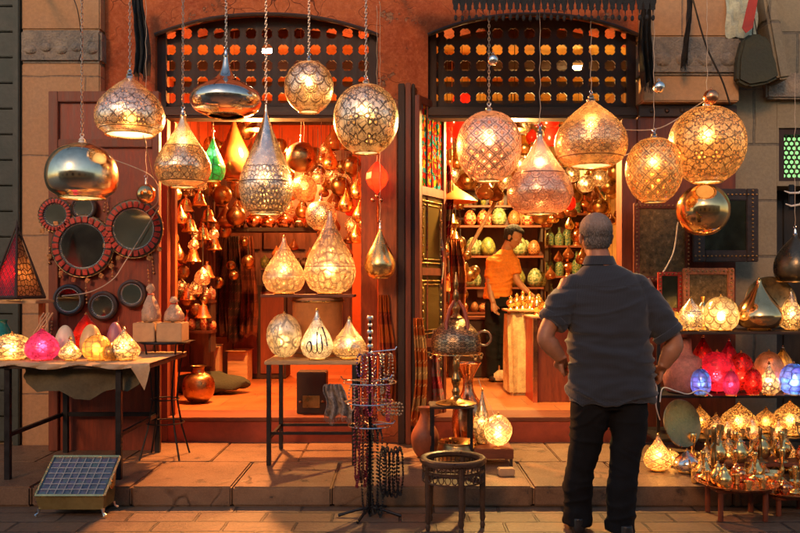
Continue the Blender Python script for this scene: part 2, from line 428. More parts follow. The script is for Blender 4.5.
# stone piers
def pier(x0, x1, y0, z0, z1, mat):
    bm = nb(); span(bm, (x0, y0, z0), (x1, FACE + .3, z1), .01); return bp('stone_pier', bm, mat)
pier(xs0, xs1 - .002, FACE - .1, 0, 3.1, m_stone)
bm = nb(); span(bm, (xs0 - .01, FACE - .115, 3.102), (xs1 + .01, FACE + .3, 3.36), .02)
for i in range(5):   # carved leaves on the band
    ball(bm, (xs0 + .08 + i * .12, FACE - .115, 3.2 + .02 * (i % 2)), .05, 8, 1, .35, .7)
bp('carved_band', bm, m_band, label='weathered grey carved stone band of the left pier')
pier(xs0, xs1 - .002, FACE - .1, 3.362, TOP, m_stone)
xr1 = X(733, FACE)
pier(xd + .002, xr1, FACE - .12, 2.797, 3.0, m_stone)
bm = nb()
span(bm, (xd + .002, FACE - .14, 3.002), (xr1 + .01, FACE + .3, 3.3), .02)
for i in range(4): ball(bm, (xd + .15 + i * .17, FACE - .14, 3.12), .07, 8, 1, .3, .8)
bp('carved_band', bm, m_band, label='weathered grey carved stone band of the right pier')
pier(xd + .002, xr1, FACE - .12, 3.302, TOP, m_stone)
# beams under the grilles, frames and posts
for a, b in ((xa, xb), (xc, xd)):
    bm = nb(); span(bm, (a, FACE + .03, 2.70), (b, FACE + .19, 2.79), .008)
    span(bm, (a, FACE + .015, 2.72), (b, FACE + .028, 2.765)); bp('beam', bm, m_dwoodx)
bm = nb(); span(bm, (xd, FACE - .03, 2.70), (2.66, FACE - .002, 2.79), .005)
for i in range(6): ball(bm, (xd + .1 + i * .12, FACE - .03, 2.745), .02, 8)
bp('beam', bm, m_dwoodx)
def grille(a, b, pitch, rows, x_off=0.):
    """turned-wood lattice with eight-lobed openings"""
    bm = nb(); z0 = 2.795; cols = int((b - a) / pitch) + 1
    y0, y1 = FACE + .10, FACE + .118
    n = 24
    for r in range(rows):
        for c in range(cols):
            cx, cz = a + x_off + (c + .5) * pitch, z0 + (r + .62) * pitch
            if cx + pitch / 2 > b + pitch * .6: continue
            out, inn = [], []
            for i in range(n):
                t = 2 * PI * i / n; q = max(abs(math.cos(t)), abs(math.sin(t)))
                q0 = max(abs(math.cos(t)), abs(math.sin(t)))
                out.append((cx + pitch / 2 * math.cos(t) / q, cz + pitch / 2 * math.sin(t) / q))
                rr = pitch * (.325 / q0 ** .4 + .032 * math.cos(8 * t + PI))
                inn.append((cx + rr * math.cos(t), cz + rr * math.sin(t)))
            vo = [bm.verts.new((x, y0, z)) for x, z in out]; vi = [bm.verts.new((x, y0, z)) for x, z in inn]
            wi = [bm.verts.new((x, y1, z)) for x, z in inn]; wo = [bm.verts.new((x, y1, z)) for x, z in out]
            for i in range(n):
                j = (i + 1) % n
                bm.faces.new([vo[i], vo[j], vi[j], vi[i]]); bm.faces.new([vi[i], vi[j], wi[j], wi[i]])
                bm.faces.new([wi[i], wi[j], wo[j], wo[i]])
    bmesh.ops.remove_doubles(bm, verts=bm.verts, dist=.0004)
    span(bm, (a, y0 + .002, z0 + rows * pitch + .12 * pitch), (b, y1, 3.6))
    span(bm, (a, y0 + .003, z0 + .002), (b, y1 - .002, z0 + .12 * pitch))
    # flat frame pieces
    span(bm, (a, FACE + .06, z0 + .001), (a + .07, y0 - .002, 3.5)); span(bm, (b - .07, FACE + .06, z0 + .001), (b, y0 - .002, 3.5))
    bp('grille', bm, m_dwood)
grille(xa, xb, .1295, 5, .03); grille(xc, xd, .1295, 5, -.02)
# jamb posts of the middle pillar and the right-hand pillar
def post(px0, px1, D0, D1, z0, z1, mat, name='door_post'):
    bm = nb(); span(bm, (X(px0, D0), D0, z0), (X(px1, D0), D1, z1), .006)
    bp(name, bm, mat)
post(398, 405, 6.42, 6.498, PAVE, 2.95, m_dwood); post(405.6, 411, 6.40, 6.498, PAVE, 2.95, m_bwood)
post(411.5, 415, 6.43, 6.498, PAVE, 2.95, m_dwood)
post(379, 397, 6.47, 6.498, FLOOR + .1, 2.69, m_owood, 'jamb_board')
post(361, 377.2, 6.62, 6.66, FLOOR, 2.69, m_owood, 'jamb_board')
post(156, 167, 6.5, 6.62, PAVE, 2.69, m_bwood, 'jamb_board'); post(168, 175, 6.62, 6.7, PAVE, 2.69, m_owood, 'jamb_board')
post(622, 637, 6.52, 6.7, PAVE, 2.69, m_bwood, 'jamb_board')
# threshold steps
for a, b in ((xa, xb), (xc, xd)):
    bm = nb(); span(bm, (a, FACE + .022, 0), (b, FACE + .40, FLOOR - .03), .004); bp('step', bm, m_redtile)
    bm = nb(); span(bm, (a, FACE + .01, FLOOR - .029), (b, FACE + .402, FLOOR + .002), .004)
    bp('threshold', bm, m_bwoodx)
# inside shells
CE = 3.75
bp('inner_wall', wall(-2.75, -.03, FLOOR, CE, BACK, BACK + .1), m_inner, label='bright orange plaster back wall of the left shop')
bp('inner_wall', wall(-2.75, -2.65, FLOOR, CE, FACE + .402, BACK - .002), m_inner)
bp('inner_wall', wall(-.03, .1, FLOOR, CE, FACE + .402, BACK + .1), m_inner)
bp('inner_wall', wall(.102, 2.75, FLOOR, CE, BACK, BACK + .1), m_inner2, label='ochre back wall of the right shop')
bp('inner_wall', wall(2.65, 2.75, FLOOR, CE, FACE + .402, BACK - .002), m_inner2)
bm = nb(); span(bm, (-2.75, FACE + .402, CE + .001), (.03, BACK + .1, CE + .1)); bp('ceiling', bm, M('orange_ceiling', (.62, .24, .04), .7, 0, .4, 2, .5, .01))
bm = nb(); span(bm, (.032, FACE + .402, CE + .001), (2.75, BACK + .1, CE + .1)); bp('ceiling', bm, M('yellow_ceiling', (.75, .42, .06), .7, 0, .5, 2, .5, .01))
bm = nb()
for y in (7.6, 8.6, 9.6, 10.6, 11.5): span(bm, (-2.64, y, CE - .12), (-.04, y + .1, CE)); span(bm, (.11, y, CE - .12), (2.64, y + .1, CE))
bp('ceiling_beam', bm, m_dwoodx)
# upper storey front above what the arches need
bm = nb(); span(bm, (xs0, FACE + .02, TOP + .001), (2.66, FACE + .4, 6.2)); bp('upper_wall', bm, m_plaster)

# ---------------------------------------------------------------- neighbours
N = thing('stone_house', 'beige grey stone house at the right with small green latticed window and dark doorway', 'building', (3.4, FACE + .1, 0))
NO = (-3.4, -FACE - .1, 0)
wx0, wx1 = X(779, 6.6), X(840, 6.6); wz0, wz1 = Z(181, 6.6), Z(128, 6.6); dx0 = X(777, 6.6); dz = Z(186, 6.6)
bm = nb(); y0, y1 = 6.6, 7.0
span(bm, (2.662, y0, 0), (dx0 - .002, y1, 6.2)); span(bm, (dx0, y0, dz), (wx0, y1, 6.2)) if False else None
span(bm, (dx0, y0, wz1 + .001), (6.5, y1, 6.2)); span(bm, (wx1, y0, 0), (6.5, y1, wz1)); span(bm, (dx0, y0, dz), (wx1 - .001, y1, wz0 - .001))
span(bm, (dx0 , y0, wz0), (wx0 - .001, y1, wz1))
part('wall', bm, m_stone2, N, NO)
bm = nb(); bx(bm, (X(778, 6.3), 6.45, Z(30, 6.3)), (.1, .26, .75), Matrix.Rotation(R(-10), 4, 'Y'), .02); part('corbel', bm, m_stone2, N, NO)
bm = nb(); span(bm, (X(768, 6.5), 6.52, Z(98, 6.5)), (5, 6.598, Z(72, 6.5)), .015); part('stone_ledge', bm, m_band, N, NO)
wn = part('window', (lambda b: (span(b, (wx0, 6.62, wz0), (wx0 + .05, 6.72, wz1)), span(b, (wx1 - .05, 6.62, wz0), (wx1, 6.72, wz1)), span(b, (wx0 + .051, 6.62, wz1 - .05), (wx1 - .051, 6.72, wz1)), span(b, (wx0 + .051, 6.62, wz0), (wx1 - .051, 6.72, wz0 + .03)), b)[-1])(nb()), m_dwood, N, NO)
bm = nb(); p = .043; n = 12
for r in range(int((wz1 - wz0) / (p * .87))):
    for c in range(int((wx1 - wx0) / p)):
        ring(bm, (wx0 + .07 + c * p + (r % 2) * p / 2, 6.67, wz0 + .05 + r * p * .87), p * .46, .005, 10, 4, 'Y')
part('lattice', bm, m_dwood, wn)
bm = nb(); span(bm, (wx0 + .02, 6.75, wz0), (wx1, 6.76, wz1))
part('lit_pane', bm, emis('green_lit_pane', (.25, .62, .2), .55), wn)
m_door = wood('dark_door_wood', (.025, .02, .016), .5)
dr = part('door', (lambda b: (span(b, (dx0 + .002, 6.95, 0), (wx1, 7.0, dz)), [span(b, (dx0 + .05 + i * .16, 6.93, .1), (dx0 + .18 + i * .16, 6.949, dz - .08), .005) for i in range(3)], b)[-1])(nb()), m_door, N, NO)
bm = nb(); ball(bm, (dx0 + .3, 6.9, 1.1), .03); part('handle', bm, m_brass, dr)

L = thing('shuttered_house', 'dark green boarded house front at the left edge of the photo', 'building', (-3.6, FACE - .1, 0))
LO = (3.6, -FACE + .1, 0)
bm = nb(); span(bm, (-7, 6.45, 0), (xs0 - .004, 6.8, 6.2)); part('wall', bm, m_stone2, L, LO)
bm = nb()
for i in range(18): span(bm, (-4.4, 6.40, .15 + i * .2), (xs0 - .06, 6.44, .15 + i * .2 + .19), .006)
for x0 in (-4.46, xs0 - .055): span(bm, (x0, 6.37, 0.12), (x0 + .05, 6.449, 3.8), .006)
part('shutter', bm, m_dgreen, L, LO)

# across the street, behind the photographer
Q = thing('opposite_house', 'tall plain stone house across the narrow street', 'building', (0, -3.2, 0))
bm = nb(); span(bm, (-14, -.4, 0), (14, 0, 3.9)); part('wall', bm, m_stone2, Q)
for i in range(7): bm = nb(); span(bm, (-9.5 + i * 3, .002, 1.0), (-8.4 + i * 3, .04, 2.6), .01); part('window', bm, m_dwood, Q)

# ---------------------------------------------------------------- awning over the lamps
A = thing('awning', 'grey canvas awning on an iron rail with dark scalloped fringe above the right arch', 'awning', (.9, 5.4, 3.3))
AO = (-.9, -5.4, -3.3)
bm = nb()
for D in (5.3, 5.75): tube(bm, [(-2.9, D, 3.52), (3.1, D, 3.52)], .016, 8)
for x in (-2.8, -1.5, -.02, 1.6, 2.9): tube(bm, [(x, 5.28, 3.54), (x, FACE + .05, 3.72)], .016, 8)
part('rail', bm, m_iron, A, AO)
bm = nb()
x0, x1 = X(452, 5.25), X(655, 5.25); n = 30; w = (x1 - x0) / n
for i in range(n):
    c = x0 + (i + .5) * w
    poly = [(c - w / 2, 3.5), (c - w / 2, 3.17), (c - w * .34, 3.15), (c - w * .36, 3.125), (c - w * .12, 3.12), (c, 3.085), (c + w * .12, 3.12), (c + w * .36, 3.125), (c + w * .34, 3.15), (c + w / 2, 3.17), (c + w / 2, 3.5)]
    yy = 5.22 + .012 * math.sin(i * 1.3)
    prism(bm, poly[::-1], yy, yy + .004)
    ball(bm, (c, yy, 3.07), .012, 6, 1, 1, 1.6)
part('fringe', bm, m_rub, A, AO)
bm = nb(); n = 16
g = [[bm.verts.new((x0 - .32 + (x1 - x0 + .35) * i / n, 5.2 + j * .32, 3.31 + .015 * math.sin(i * 1.9) * (j % 2) + j * .12)) for i in range(n + 1)] for j in range(4)]
for j in range(3):
    for i in range(n): bm.faces.new([g[j][i], g[j][i + 1], g[j + 1][i + 1], g[j + 1][i]])
solidify(bm, geom=bm.faces, thickness=.006)
part('canvas', bm, M('grey_canvas', (.32, .34, .36), .85, 0, .2, 8, .6, .006), A, AO)
# ---------------------------------------------------------------- hanging lamps
PROFS = {   # (radius, height) from the lower rim up to the neck; radius 1 = widest, height 0..1
 'globe': [(.40, 0), (.72, .12), (.93, .30), (1., .5), (.93, .70), (.72, .87), (.40, .975), (.12, 1.)],
 'tear': [(.58, 0), (.86, .09), (1., .24), (.93, .38), (.68, .55), (.40, .72), (.18, .88), (.07, .97), (.05, 1.)],
 'wtear': [(.48, 0), (.80, .06), (.98, .19), (1., .30), (.84, .46), (.50, .66), (.22, .84), (.11, .94), (.09, 1.)],
 'dome': [(.70, 0), (.74, .035), (.93, .12), (1., .27), (.95, .45), (.74, .64), (.40, .82), (.15, .93), (.09, 1.)],
 'onion': [(.58, 0), (.86, .10), (1., .30), (.93, .52), (.66, .72), (.34, .87), (.15, .96), (.10, 1.)],
 'swan': [(.50, 0), (.85, .09), (1., .24), (.93, .38), (.66, .50), (.32, .61), (.15, .76), (.09, .9), (.06, 1.)],
 'bowl': [(.62, 0), (.66, .02), (.90, .14), (1., .36), (.94, .62), (.72, .84), (.36, .97), (.1, 1.)],
 'ball': [(0, 0), (.38, .035), (.72, .15), (.95, .34), (1., .5), (.95, .66), (.72, .85), (.38, .965), (.08, 1.)],
}
bulb_cache = {}
m_diff = NT('opal_diffuser'); _t = m_diff.n('ShaderNodeBsdfTranslucent'); _t.inputs[0].default_value = (1, .93, .8, 1); _d = m_diff.bsdf((.8, .75, .65), .4); m_diff = m_diff.done(m_diff.shmix(.75, _d.outputs[0], _t.outputs[0]))
def bulbmat(st, col=(1., .62, .28)):
    k = (round(st), col)
    if k not in bulb_cache: bulb_cache[k] = emis('lit_bulb', col, st)
    return bulb_cache[k]
def add_bulb(par, z, r, E, Rr, col=(1., .62, .28)):
    st = .58 * E * Rr * Rr / (PI * r * r)
    bm = nb(); bmesh.ops.create_icosphere(bm, subdivisions=2, radius=r, matrix=Matrix.Translation((0, 0, z)) @ Matrix.Diagonal((1, 1, 1.25, 1)))
    part('bulb', bm, bulbmat(max(2, round(st / 4) * 4), col), par)
def add_chain(par, z0, z1, kind='chain', r=.0024):
    bm = nb()
    if kind == 'chain':
        L = .026; n = max(1, int((z1 - z0) / (L * .8)))
        for i in range(n):
            z = z0 + (i + .5) * (z1 - z0) / n; ax = i % 2
            pts = []
            for k in range(8):
                a = 2 * PI * k / 8; s, c = math.sin(a) * L * .55, math.cos(a) * L * .26
                pts.append(Vector((c, 0, z + s)) if ax else Vector((0, c, z + s)))
            tube(bm, pts, r, 4, False, 1., True)
        part('chain', bm, m_chain, par)
    else:
        n = max(4, int((z1 - z0) / .05)); ph = random.random() * 9
        tube(bm, [(.004 * math.sin(ph + i * 1.9), .004 * math.cos(ph + i * 2.3), z0 + (z1 - z0) * i / n) for i in range(n + 1)], r * .8, 5)
        part('cord', bm, m_cord, par)
RAIL = 3.515
def pendant(name, label, cx, ytop, ybot, hw, D, prof, mat, E=0, cap=m_silver, group=None, hang='chain', bulb_at=.6, rim=m_brass, ceil=RAIL, seg=56, bcol=(1., .62, .28)):
    """a shade on its chain; the empty sits at the lower rim"""
    z0, z1 = Z(ybot, D), Z(ytop, D); h = z1 - z0; Rr = S(hw, D)
    t = thing(name, label, 'hanging lamp', (X(cx, D), D, z0), group, (0, 0, random.random() * 6))
    pr = cat_rom([(r * Rr, z * h) for r, z in PROFS[prof]], 5)
    bm = nb(); lathe(bm, pr, seg); part('shade', bm, mat, t, ang=80)
    if rim and prof != 'ball':
        bm = nb(); ring(bm, (0, 0, 0), pr[0][0], .0055, 40, 6); part('rim', bm, rim, t)
    bm = nb(); rt = max(pr[-1][0], .008)
    lathe(bm, [(rt * 1.15, h - .012), (rt * 1.3, h), (rt * .8, h + .012), (rt * .9, h + .022), (.006, h + .04), (0, h + .042)], 16)
    ring(bm, (0, 0, h + .052), .011, .003, 12, 5, 'Y')
    part('cap', bm, cap, t)
    if E:
        add_bulb(t, h * bulb_at, min(.028, Rr * .25), E, Rr, bcol)
        if prof != 'ball': bm = nb(); lathe(bm, [(0, .006), (pr[0][0] * .96, .006)], 32); part('diffuser', bm, m_diff, t)
    add_chain(t, h + .06, ceil - z0, hang)
    return t
WARM = (1., .55, .2); GOLD = (1., .66, .3); PINK = (1., .5, .36)
SG = (.97, .88, .76)
lm_flower = glassmat('etched_flower_glass', SG, WARM, 'flower', 12, 3.9, .03, .2, .24, bands=((.12, .62),), edge=(.1, .64))
lm_lace = glassmat('etched_lace_glass', (.95, .8, .6), GOLD, 'flower', 14, 5.4, 0.032, 0.30, .2, bands=((.14, .56),), edge=(.13, .57), fine=.6)
lm_globe = glassmat('etched_leaf_glass', (.95, .86, .72), GOLD, 'flower', 9, 3.6, 0.040, 0.26, .26, line=(.05, .03, .02), bands=((.08, .80),), fine=.65)
lm_globe2 = glassmat('etched_vine_glass', (.95, .86, .74), GOLD, 'scale', 10, 7.5, 0.056, 0.26, .26, line=(.05, .03, .02), bands=((.08, .8),), fine=.6)
lm_tear = glassmat('pierced_silver', (.95, .88, .78), GOLD, 'lace', 42, 20.0, 0.072, 0.20, .22, line=(.10, .045, .03), bands=((.04, .30), (.32, .46)), edge=(.31, .03), fine=.3)
lm_dia = glassmat('diamond_cut_glass', (.95, .78, .62), PINK, 'diamond', 16, 8.2, 0.048, 0.32, .26, line=(.08, .035, .02), bands=((.05, .70),), fine=.5)
lm_scale = glassmat('scale_cut_glass', (.92, .68, .46), PINK, 'scale', 15, 12.0, 0.028, 0.34, .2, line=(.12, .04, .025), bands=((.06, .50),), edge=(.51,), fine=.45)
lm_onion = glassmat('rose_lace_glass', (.92, .62, .38), WARM, 'flower', 18, 9.0, 0.040, 0.34, .24, line=(.16, .05, .03), bands=((.18, .58),), edge=(.16,), fine=.5)
lm_ora = glassmat('orange_vine_glass', (.90, .50, .22), WARM, 'flower', 12, 5.4, 0.040, 0.40, .24, line=(.07, .025, .015), bands=((.05, .86),), fine=.55)
lm_ora2 = glassmat('orange_leaf_glass', (.92, .54, .26), WARM, 'diamond', 14, 6.9, 0.048, 0.40, .24, line=(.07, .025, .015), bands=((.05, .84),), fine=.55)
m_gold = M('polished_gold', (.85, .5, .2), .14, 1., .2, 5, .15, .002, col2=(.95, .62, .3))
m_bluesteel = M('polished_dark_silver', (.78, .66, .55), .1, 1., .25, 6, .1, .002)
m_twotone = M('polished_silver_gold', (.82, .66, .45), .16, 1., .25, 4, .2, .002)

pendant('hanging_lamp', 'silver dome lamp etched with round flowers, hanging left of the left arch', 130, 75, 135, 34, 5.3, 'dome', lm_flower, 5, bulb_at=.3)
pendant('hanging_lamp', 'polished flat onion lamp with a long neck, hanging before the left grille', 226, 56, 116, 35.5, 5.4, 'swan', m_bluesteel, 0, hang='chain')
pendant('hanging_lamp', 'small etched silver globe lamp hanging in front of the left grille', 309, 62, 112, 24.5, 5.5, 'globe', lm_globe2, 5)
pendant('hanging_lamp', 'large silver globe lamp with dark curling leaves beside the middle pillar', 366, 85, 153, 32.5, 5.3, 'globe', lm_globe, 5)
pendant('hanging_lamp', 'short cone shaped teardrop lamp with fine net pattern, next to the small green lamp', 183, 115, 187, 27.5, 5.5, 'wtear', lm_lace, 6)
pendant('hanging_lamp', 'long slender silver teardrop lamp pierced like lace round its lower half', 266, 111, 214, 27, 5.4, 'tear', lm_tear, 6, bulb_at=.35)
pendant('hanging_lamp', 'plain polished bowl lamp in dull silver and gold hanging over the round mirrors', 82, 143, 198, 35, 5.4, 'bowl', m_twotone, 3, cap=m_white)
pendant('hanging_lamp', 'pink gold globe lamp cut with a lattice of diamonds', 489, 112, 181, 32.5, 5.35, 'globe', lm_dia, 6)
pendant('hanging_lamp', 'wide teardrop lamp patterned with overlapping fish scales', 540, 133, 214, 32.5, 5.3, 'wtear', lm_scale, 6, hang='cord')
pendant('hanging_lamp', 'rosy onion shaped lamp with straight lower collar above the standing man', 591, 100, 166, 36, 5.35, 'onion', lm_onion, 5, hang='cord')
pendant('hanging_lamp', 'medium orange globe lamp between the man and the biggest globe', 654, 138, 202, 28, 5.3, 'globe', lm_ora2, 6, hang='cord')
pendant('hanging_lamp', 'biggest orange globe lamp with swirling vines, near the right stone pier', 707, 107, 182, 37.5, 5.35, 'globe', lm_ora, 6, hang='cord')
pendant('hanging_lamp', 'plain shiny golden ball lamp hanging below the biggest orange globe', 703, 184, 236, 26, 5.5, 'ball', m_gold, 0, hang='cord', ceil=Z(181, 5.5))
# bare balls on wires
for px, py, r, mt, lb in ((491, 60, 5.5, m_silver, 'tiny silver ball threaded on the chain of the diamond globe lamp'),
                          (657, 87, 6, m_silver, 'tiny silver ball on the wire above the medium orange globe'),
                          (709, 97, 7.5, m_copper, 'small dark copper ball on the wire above the biggest orange globe')):
    bm = nb(); ball(bm, (0, 0, 0), S(r, 5.25), 16); ring(bm, (0, 0, S(r, 5.25) + .006), .007, .002, 10, 4, 'Y')
    solo('wire_ball', lb, 'ornament', bm, mt, W(px + 2, py, 5.3 - .09))
# ---- lamps inside the left shop mouth
m_greenglass = glassmat('green_mosaic_glass', (.12, .45, .2), (.1, .75, .25), 'mosaic', 8, 5, .07, .6, .15, line=(.02, .05, .02))
m_amber = M('amber_glass', (.30, .10, .03), .12, .55, .3, 6, .2, .003)
m_redglass = glassmat('red_star_glass', (.6, .05, .03), (1., .08, .03), 'mosaic', 6, 4, .05, .7, .15, line=(.12, .02, .01))
IC = CE - .13
pendant('hanging_lamp', 'small green mosaic teardrop lamp half behind the net patterned cone lamp', 213, 137, 181, 12.5, 6.9, 'tear', m_greenglass, 6, hang='cord', ceil=IC, seg=32, bcol=(.9, .9, .5))
pendant('hanging_lamp', 'dark amber pointed lamp hanging between green lamp and long silver teardrop', 234, 118, 180, 17, 7.3, 'wtear', m_amber, 0, hang='cord', ceil=IC, seg=32)
pendant('hanging_lamp', 'bronze mirror ball lamp right of the long silver teardrop', 301, 142, 173, 15, 7.0, 'ball', m_dbrass, 0, hang='cord', ceil=IC, seg=32)
pendant('hanging_lamp', 'little red gold pierced ball lamp under the bronze mirror ball', 304, 175, 202, 13, 7.2, 'ball', lm_ora, 6, hang='cord', ceil=IC, seg=32)
pendant('hanging_lamp', 'pale pierced ball lamp hanging just over the large shelf teardrop', 321, 201, 230, 15.5, 6.9, 'globe', lm_globe, 6, hang='cord', ceil=IC, seg=32)
pendant('hanging_lamp', 'plain brass teardrop lamp hanging low beside the middle pillar', 380, 228, 278, 15.5, 6.2, 'wtear', m_brass, 0, hang='cord', ceil=RAIL, seg=40)
pendant('hanging_lamp', 'small gold ball lamp hanging beside the upper right of the two large mirrors', 146, 184, 204, 9.5, 5.9, 'ball', m_gold, 0, hang='cord', ceil=RAIL, seg=24)
# red star lantern
t = thing('star_lantern', 'red faceted glass lantern with hot centre hung on the orange jamb boards', 'lantern', W(377, 178, 6.3))
bm = nb(); k = S(14, 6.3); n = 8
lathe(bm, [(0, -k * 1.15), (k * .62, -k * .55), (k * .8, -k * .1), (k * .74, k * .35), (k * .3, k * .95), (0, k * 1.2)], 6)
tt = NT('red_pane'); g = tt.bsdf((.30, .012, .006), .2, 0); tl = tt.n('ShaderNodeBsdfTranslucent'); tl.inputs[0].default_value = (1, .08, .03, 1)
m_redpane = tt.done(tt.shmix(.4, g.outputs[0], tl.outputs[0]))
part('panes', bm, m_redpane, t, smooth=False); add_bulb(t, 0, .018, 7, .09, (1., .5, .2)); add_chain(t, k * 1.15, RAIL - Z(178, 6.3), 'cord')
bm = nb()
for dx in (-.03, .0, .03): ball(bm, (dx, 0, -k * 1.3 - abs(dx)), .018, 8)
part('tassel', bm, m_copper, t)

# ---- small trade lamps filling the shops: one of each kind, then copies
def mini(kind):
    if kind == 'ball':
        t = thing('trade_lamp', '', 'hanging lamp'); bm = nb(); lathe(bm, cat_rom([(r * .1, z * .2) for r, z in PROFS['ball']], 3), 20); part('shade', bm, m_dbrass, t)
    elif kind == 'tear':
        t = thing('trade_lamp', '', 'hanging lamp'); bm = nb(); lathe(bm, cat_rom([(r * .08, z * .24) for r, z in PROFS['tear']], 3), 20); part('shade', bm, m_brass, t)
    elif kind == 'amber':
        t = thing('trade_lamp', '', 'hanging lamp'); bm = nb(); lathe(bm, cat_rom([(r * .09, z * .22) for r, z in PROFS['wtear']], 3), 20); part('shade', bm, m_amber, t)
    elif kind == 'bell':
        t = thing('brass_bell', '', 'bell'); bm = nb(); lathe(bm, [(.062, 0), (.066, .006), (.05, .03), (.038, .07), (.03, .095), (.012, .105), (.008, .12), (.014, .13), (0, .136)], 20); part('body', bm, m_brass, t)
        bm = nb(); ball(bm, (0, 0, -.005), .014, 8); part('clapper', bm, m_dbrass, t)
    elif kind == 'red':
        t = thing('red_lantern', '', 'lantern'); bm = nb(); lathe(bm, cat_rom([(.03, 0), (.065, .03), (.075, .09), (.06, .15), (.02, .19)], 4), 20); part('shade', bm, m_redpane, t)
        add_bulb(t, .09, .012, 2.2, .07, (1., .45, .2))
    elif kind == 'pierced':
        t = thing('trade_lamp', '', 'hanging lamp'); bm = nb(); lathe(bm, cat_rom([(r * .085, z * .19) for r, z in PROFS['onion']], 3), 24); part('shade', bm, lm_onion, t)
        add_bulb(t, .08, .014, 6, .08)
    elif kind == 'gold':
        t = thing('trade_lamp', '', 'hanging lamp'); bm = nb(); lathe(bm, cat_rom([(r * .085, z * .16) for r, z in PROFS['globe']], 3), 24); part('shade', bm, lm_globe2, t)
        add_bulb(t, .08, .014, 6, .08)
    bm = nb(); tube(bm, [(0, 0, .12), (0, 0, .62)], .0025, 4); part('cord', bm, m_dcord, t)
    return t
MINI, used = {}, set()
def hang(kind, px, py, D, label, group, s=1.):
    if kind not in MINI: MINI[kind] = mini(kind)
    p = W(px, py, D)
    if kind in used: o = copy(MINI[kind], p, label, group, random.random() * 6, s)
    else:
        o = MINI[kind]; o.location = p; o.scale = (s,) * 3; used.add(kind); o['label'] = label; o['group'] = group
    return o
G1 = 'brass bells hanging in a cluster inside the left shop'
for i, (px, py) in enumerate([(186, 212), (199, 206), (208, 222), (190, 232), (203, 240), (214, 250), (193, 262), (207, 278), (188, 300), (203, 318)]):
    hang('bell', px, py, 7.3 + .12 * (i % 3), 'brass bell hanging in the crowded cluster beside the left jamb', G1, 1.15)
G2 = 'dark bronze ball lamps in the left shop'
for px, py in [(176, 190), (222, 205), (236, 226), (185, 176), (340, 196), (352, 176), (246, 140)]:
    hang('ball', px, py, 7.9, 'dark bronze ball lamp hanging at the back of the left shop', G2, .95)
G3 = 'brass teardrop lamps in the left shop'
for px, py in [(170, 150), (330, 170), (346, 212), (290, 200), (199, 163), (358, 195), (252, 128)]:
    hang('tear', px, py, 7.6, 'little brass teardrop lamp hanging in the left shop', G3, .9)
G4 = 'amber lamps in the left shop'
for px, py in [(172, 222), (334, 150), (349, 150), (243, 200), (226, 228), (282, 196), (180, 163)]:
    hang('amber', px, py, 8.2, 'small amber glass lamp hanging in the left shop', G4, 1.1)
G5 = 'lit pierced lamps in the left shop'
for px, py in [(336, 186), (318, 184), (288, 214), (240, 176), (200, 190), (352, 232)]:
    hang('pierced', px, py, 8.0, 'little lit pierced lamp glowing deep in the left shop', G5, .85)
for px, py in [(178, 275)]:
    hang('red', px, py, 6.9, 'red glass lantern hanging beside the cluster of brass bells', None, .8) if False else None
G6 = 'red lanterns in the right shop'
for i, (px, py) in enumerate([(447, 128), (458, 138), (468, 128), (444, 150), (551, 128), (553, 146), (462, 112), (436, 165)]):
    hang('red', px, py, 7.0 + .2 * (i % 3), 'red glass lantern hanging under the beam of the right shop', G6, 1.05)
G7 = 'lit gold lamps in the right shop'
for i, (px, py) in enumerate([(497, 132), (511, 126), (523, 134), (480, 128), (535, 124), (474, 178), (450, 184), (520, 172), (505, 188), (560, 186), (600, 186), (572, 182), (586, 192)]):
    hang('gold', px, py, 7.5 + .3 * (i % 3), 'small lit golden lamp hanging under the beam of the right shop', G7, .95)
G8 = 'bronze ball lamps in the right shop'
for i, (px, py) in enumerate([(444, 205), (466, 190), (528, 205), (562, 200), (610, 195), (600, 215), (616, 180), (540, 224)]):
    hang('ball', px, py, 8.0 + .2 * (i % 3), 'bronze ball lamp hanging inside the right shop', G8, .85)
# ---------------------------------------------------------------- standing lamps
def stand_lamp(label, cx, ytop, ybase, hw, D, prof, mat, E=5, z=None, name='table_lamp', cat='lamp', group=None, seg=48, bcol=(1., .62, .28), base=m_brass, bulb_at=.4, tip=m_brass):
    zb = Z(ybase, D) if z is None else z
    h = Z(ytop, D) - zb; Rr = S(hw, D)
    t = thing(name, label, cat, (X(cx, D), D, zb), group, (0, 0, random.random() * 6))
    pr = cat_rom([(r * Rr, .012 + zz * (h - .03)) for r, zz in PROFS[prof]], 5)
    bm = nb(); lathe(bm, pr, seg); part('shade', bm, mat, t, ang=80)
    bm = nb(); lathe(bm, [(0, 0), (pr[0][0] * .95 + .004, 0), (pr[0][0] + .006, .005), (pr[0][0] * .96, .014), (0, .014)], 24); part('base', bm, base, t)
    bm = nb(); lathe(bm, [(.009, h - .022), (.011, h - .014), (.004, h - .008), (.006, h - .003), (0, h)], 10); part('tip', bm, tip, t)
    if E: add_bulb(t, h * bulb_at, min(.026, Rr * .25), E, Rr, bcol)
    return t
def slab_top(z): return z
def legs(par, pts, z1, r, mat, name='leg', seg=8, sq=False):
    for x, y in pts:
        bm = nb()
        if sq: span(bm, (x - r, y - r, 0), (x + r, y + r, z1), .002)
        else: tube(bm, [(x, y, 0), (x, y, z1)], r, seg)
        part(name, bm, mat, par)

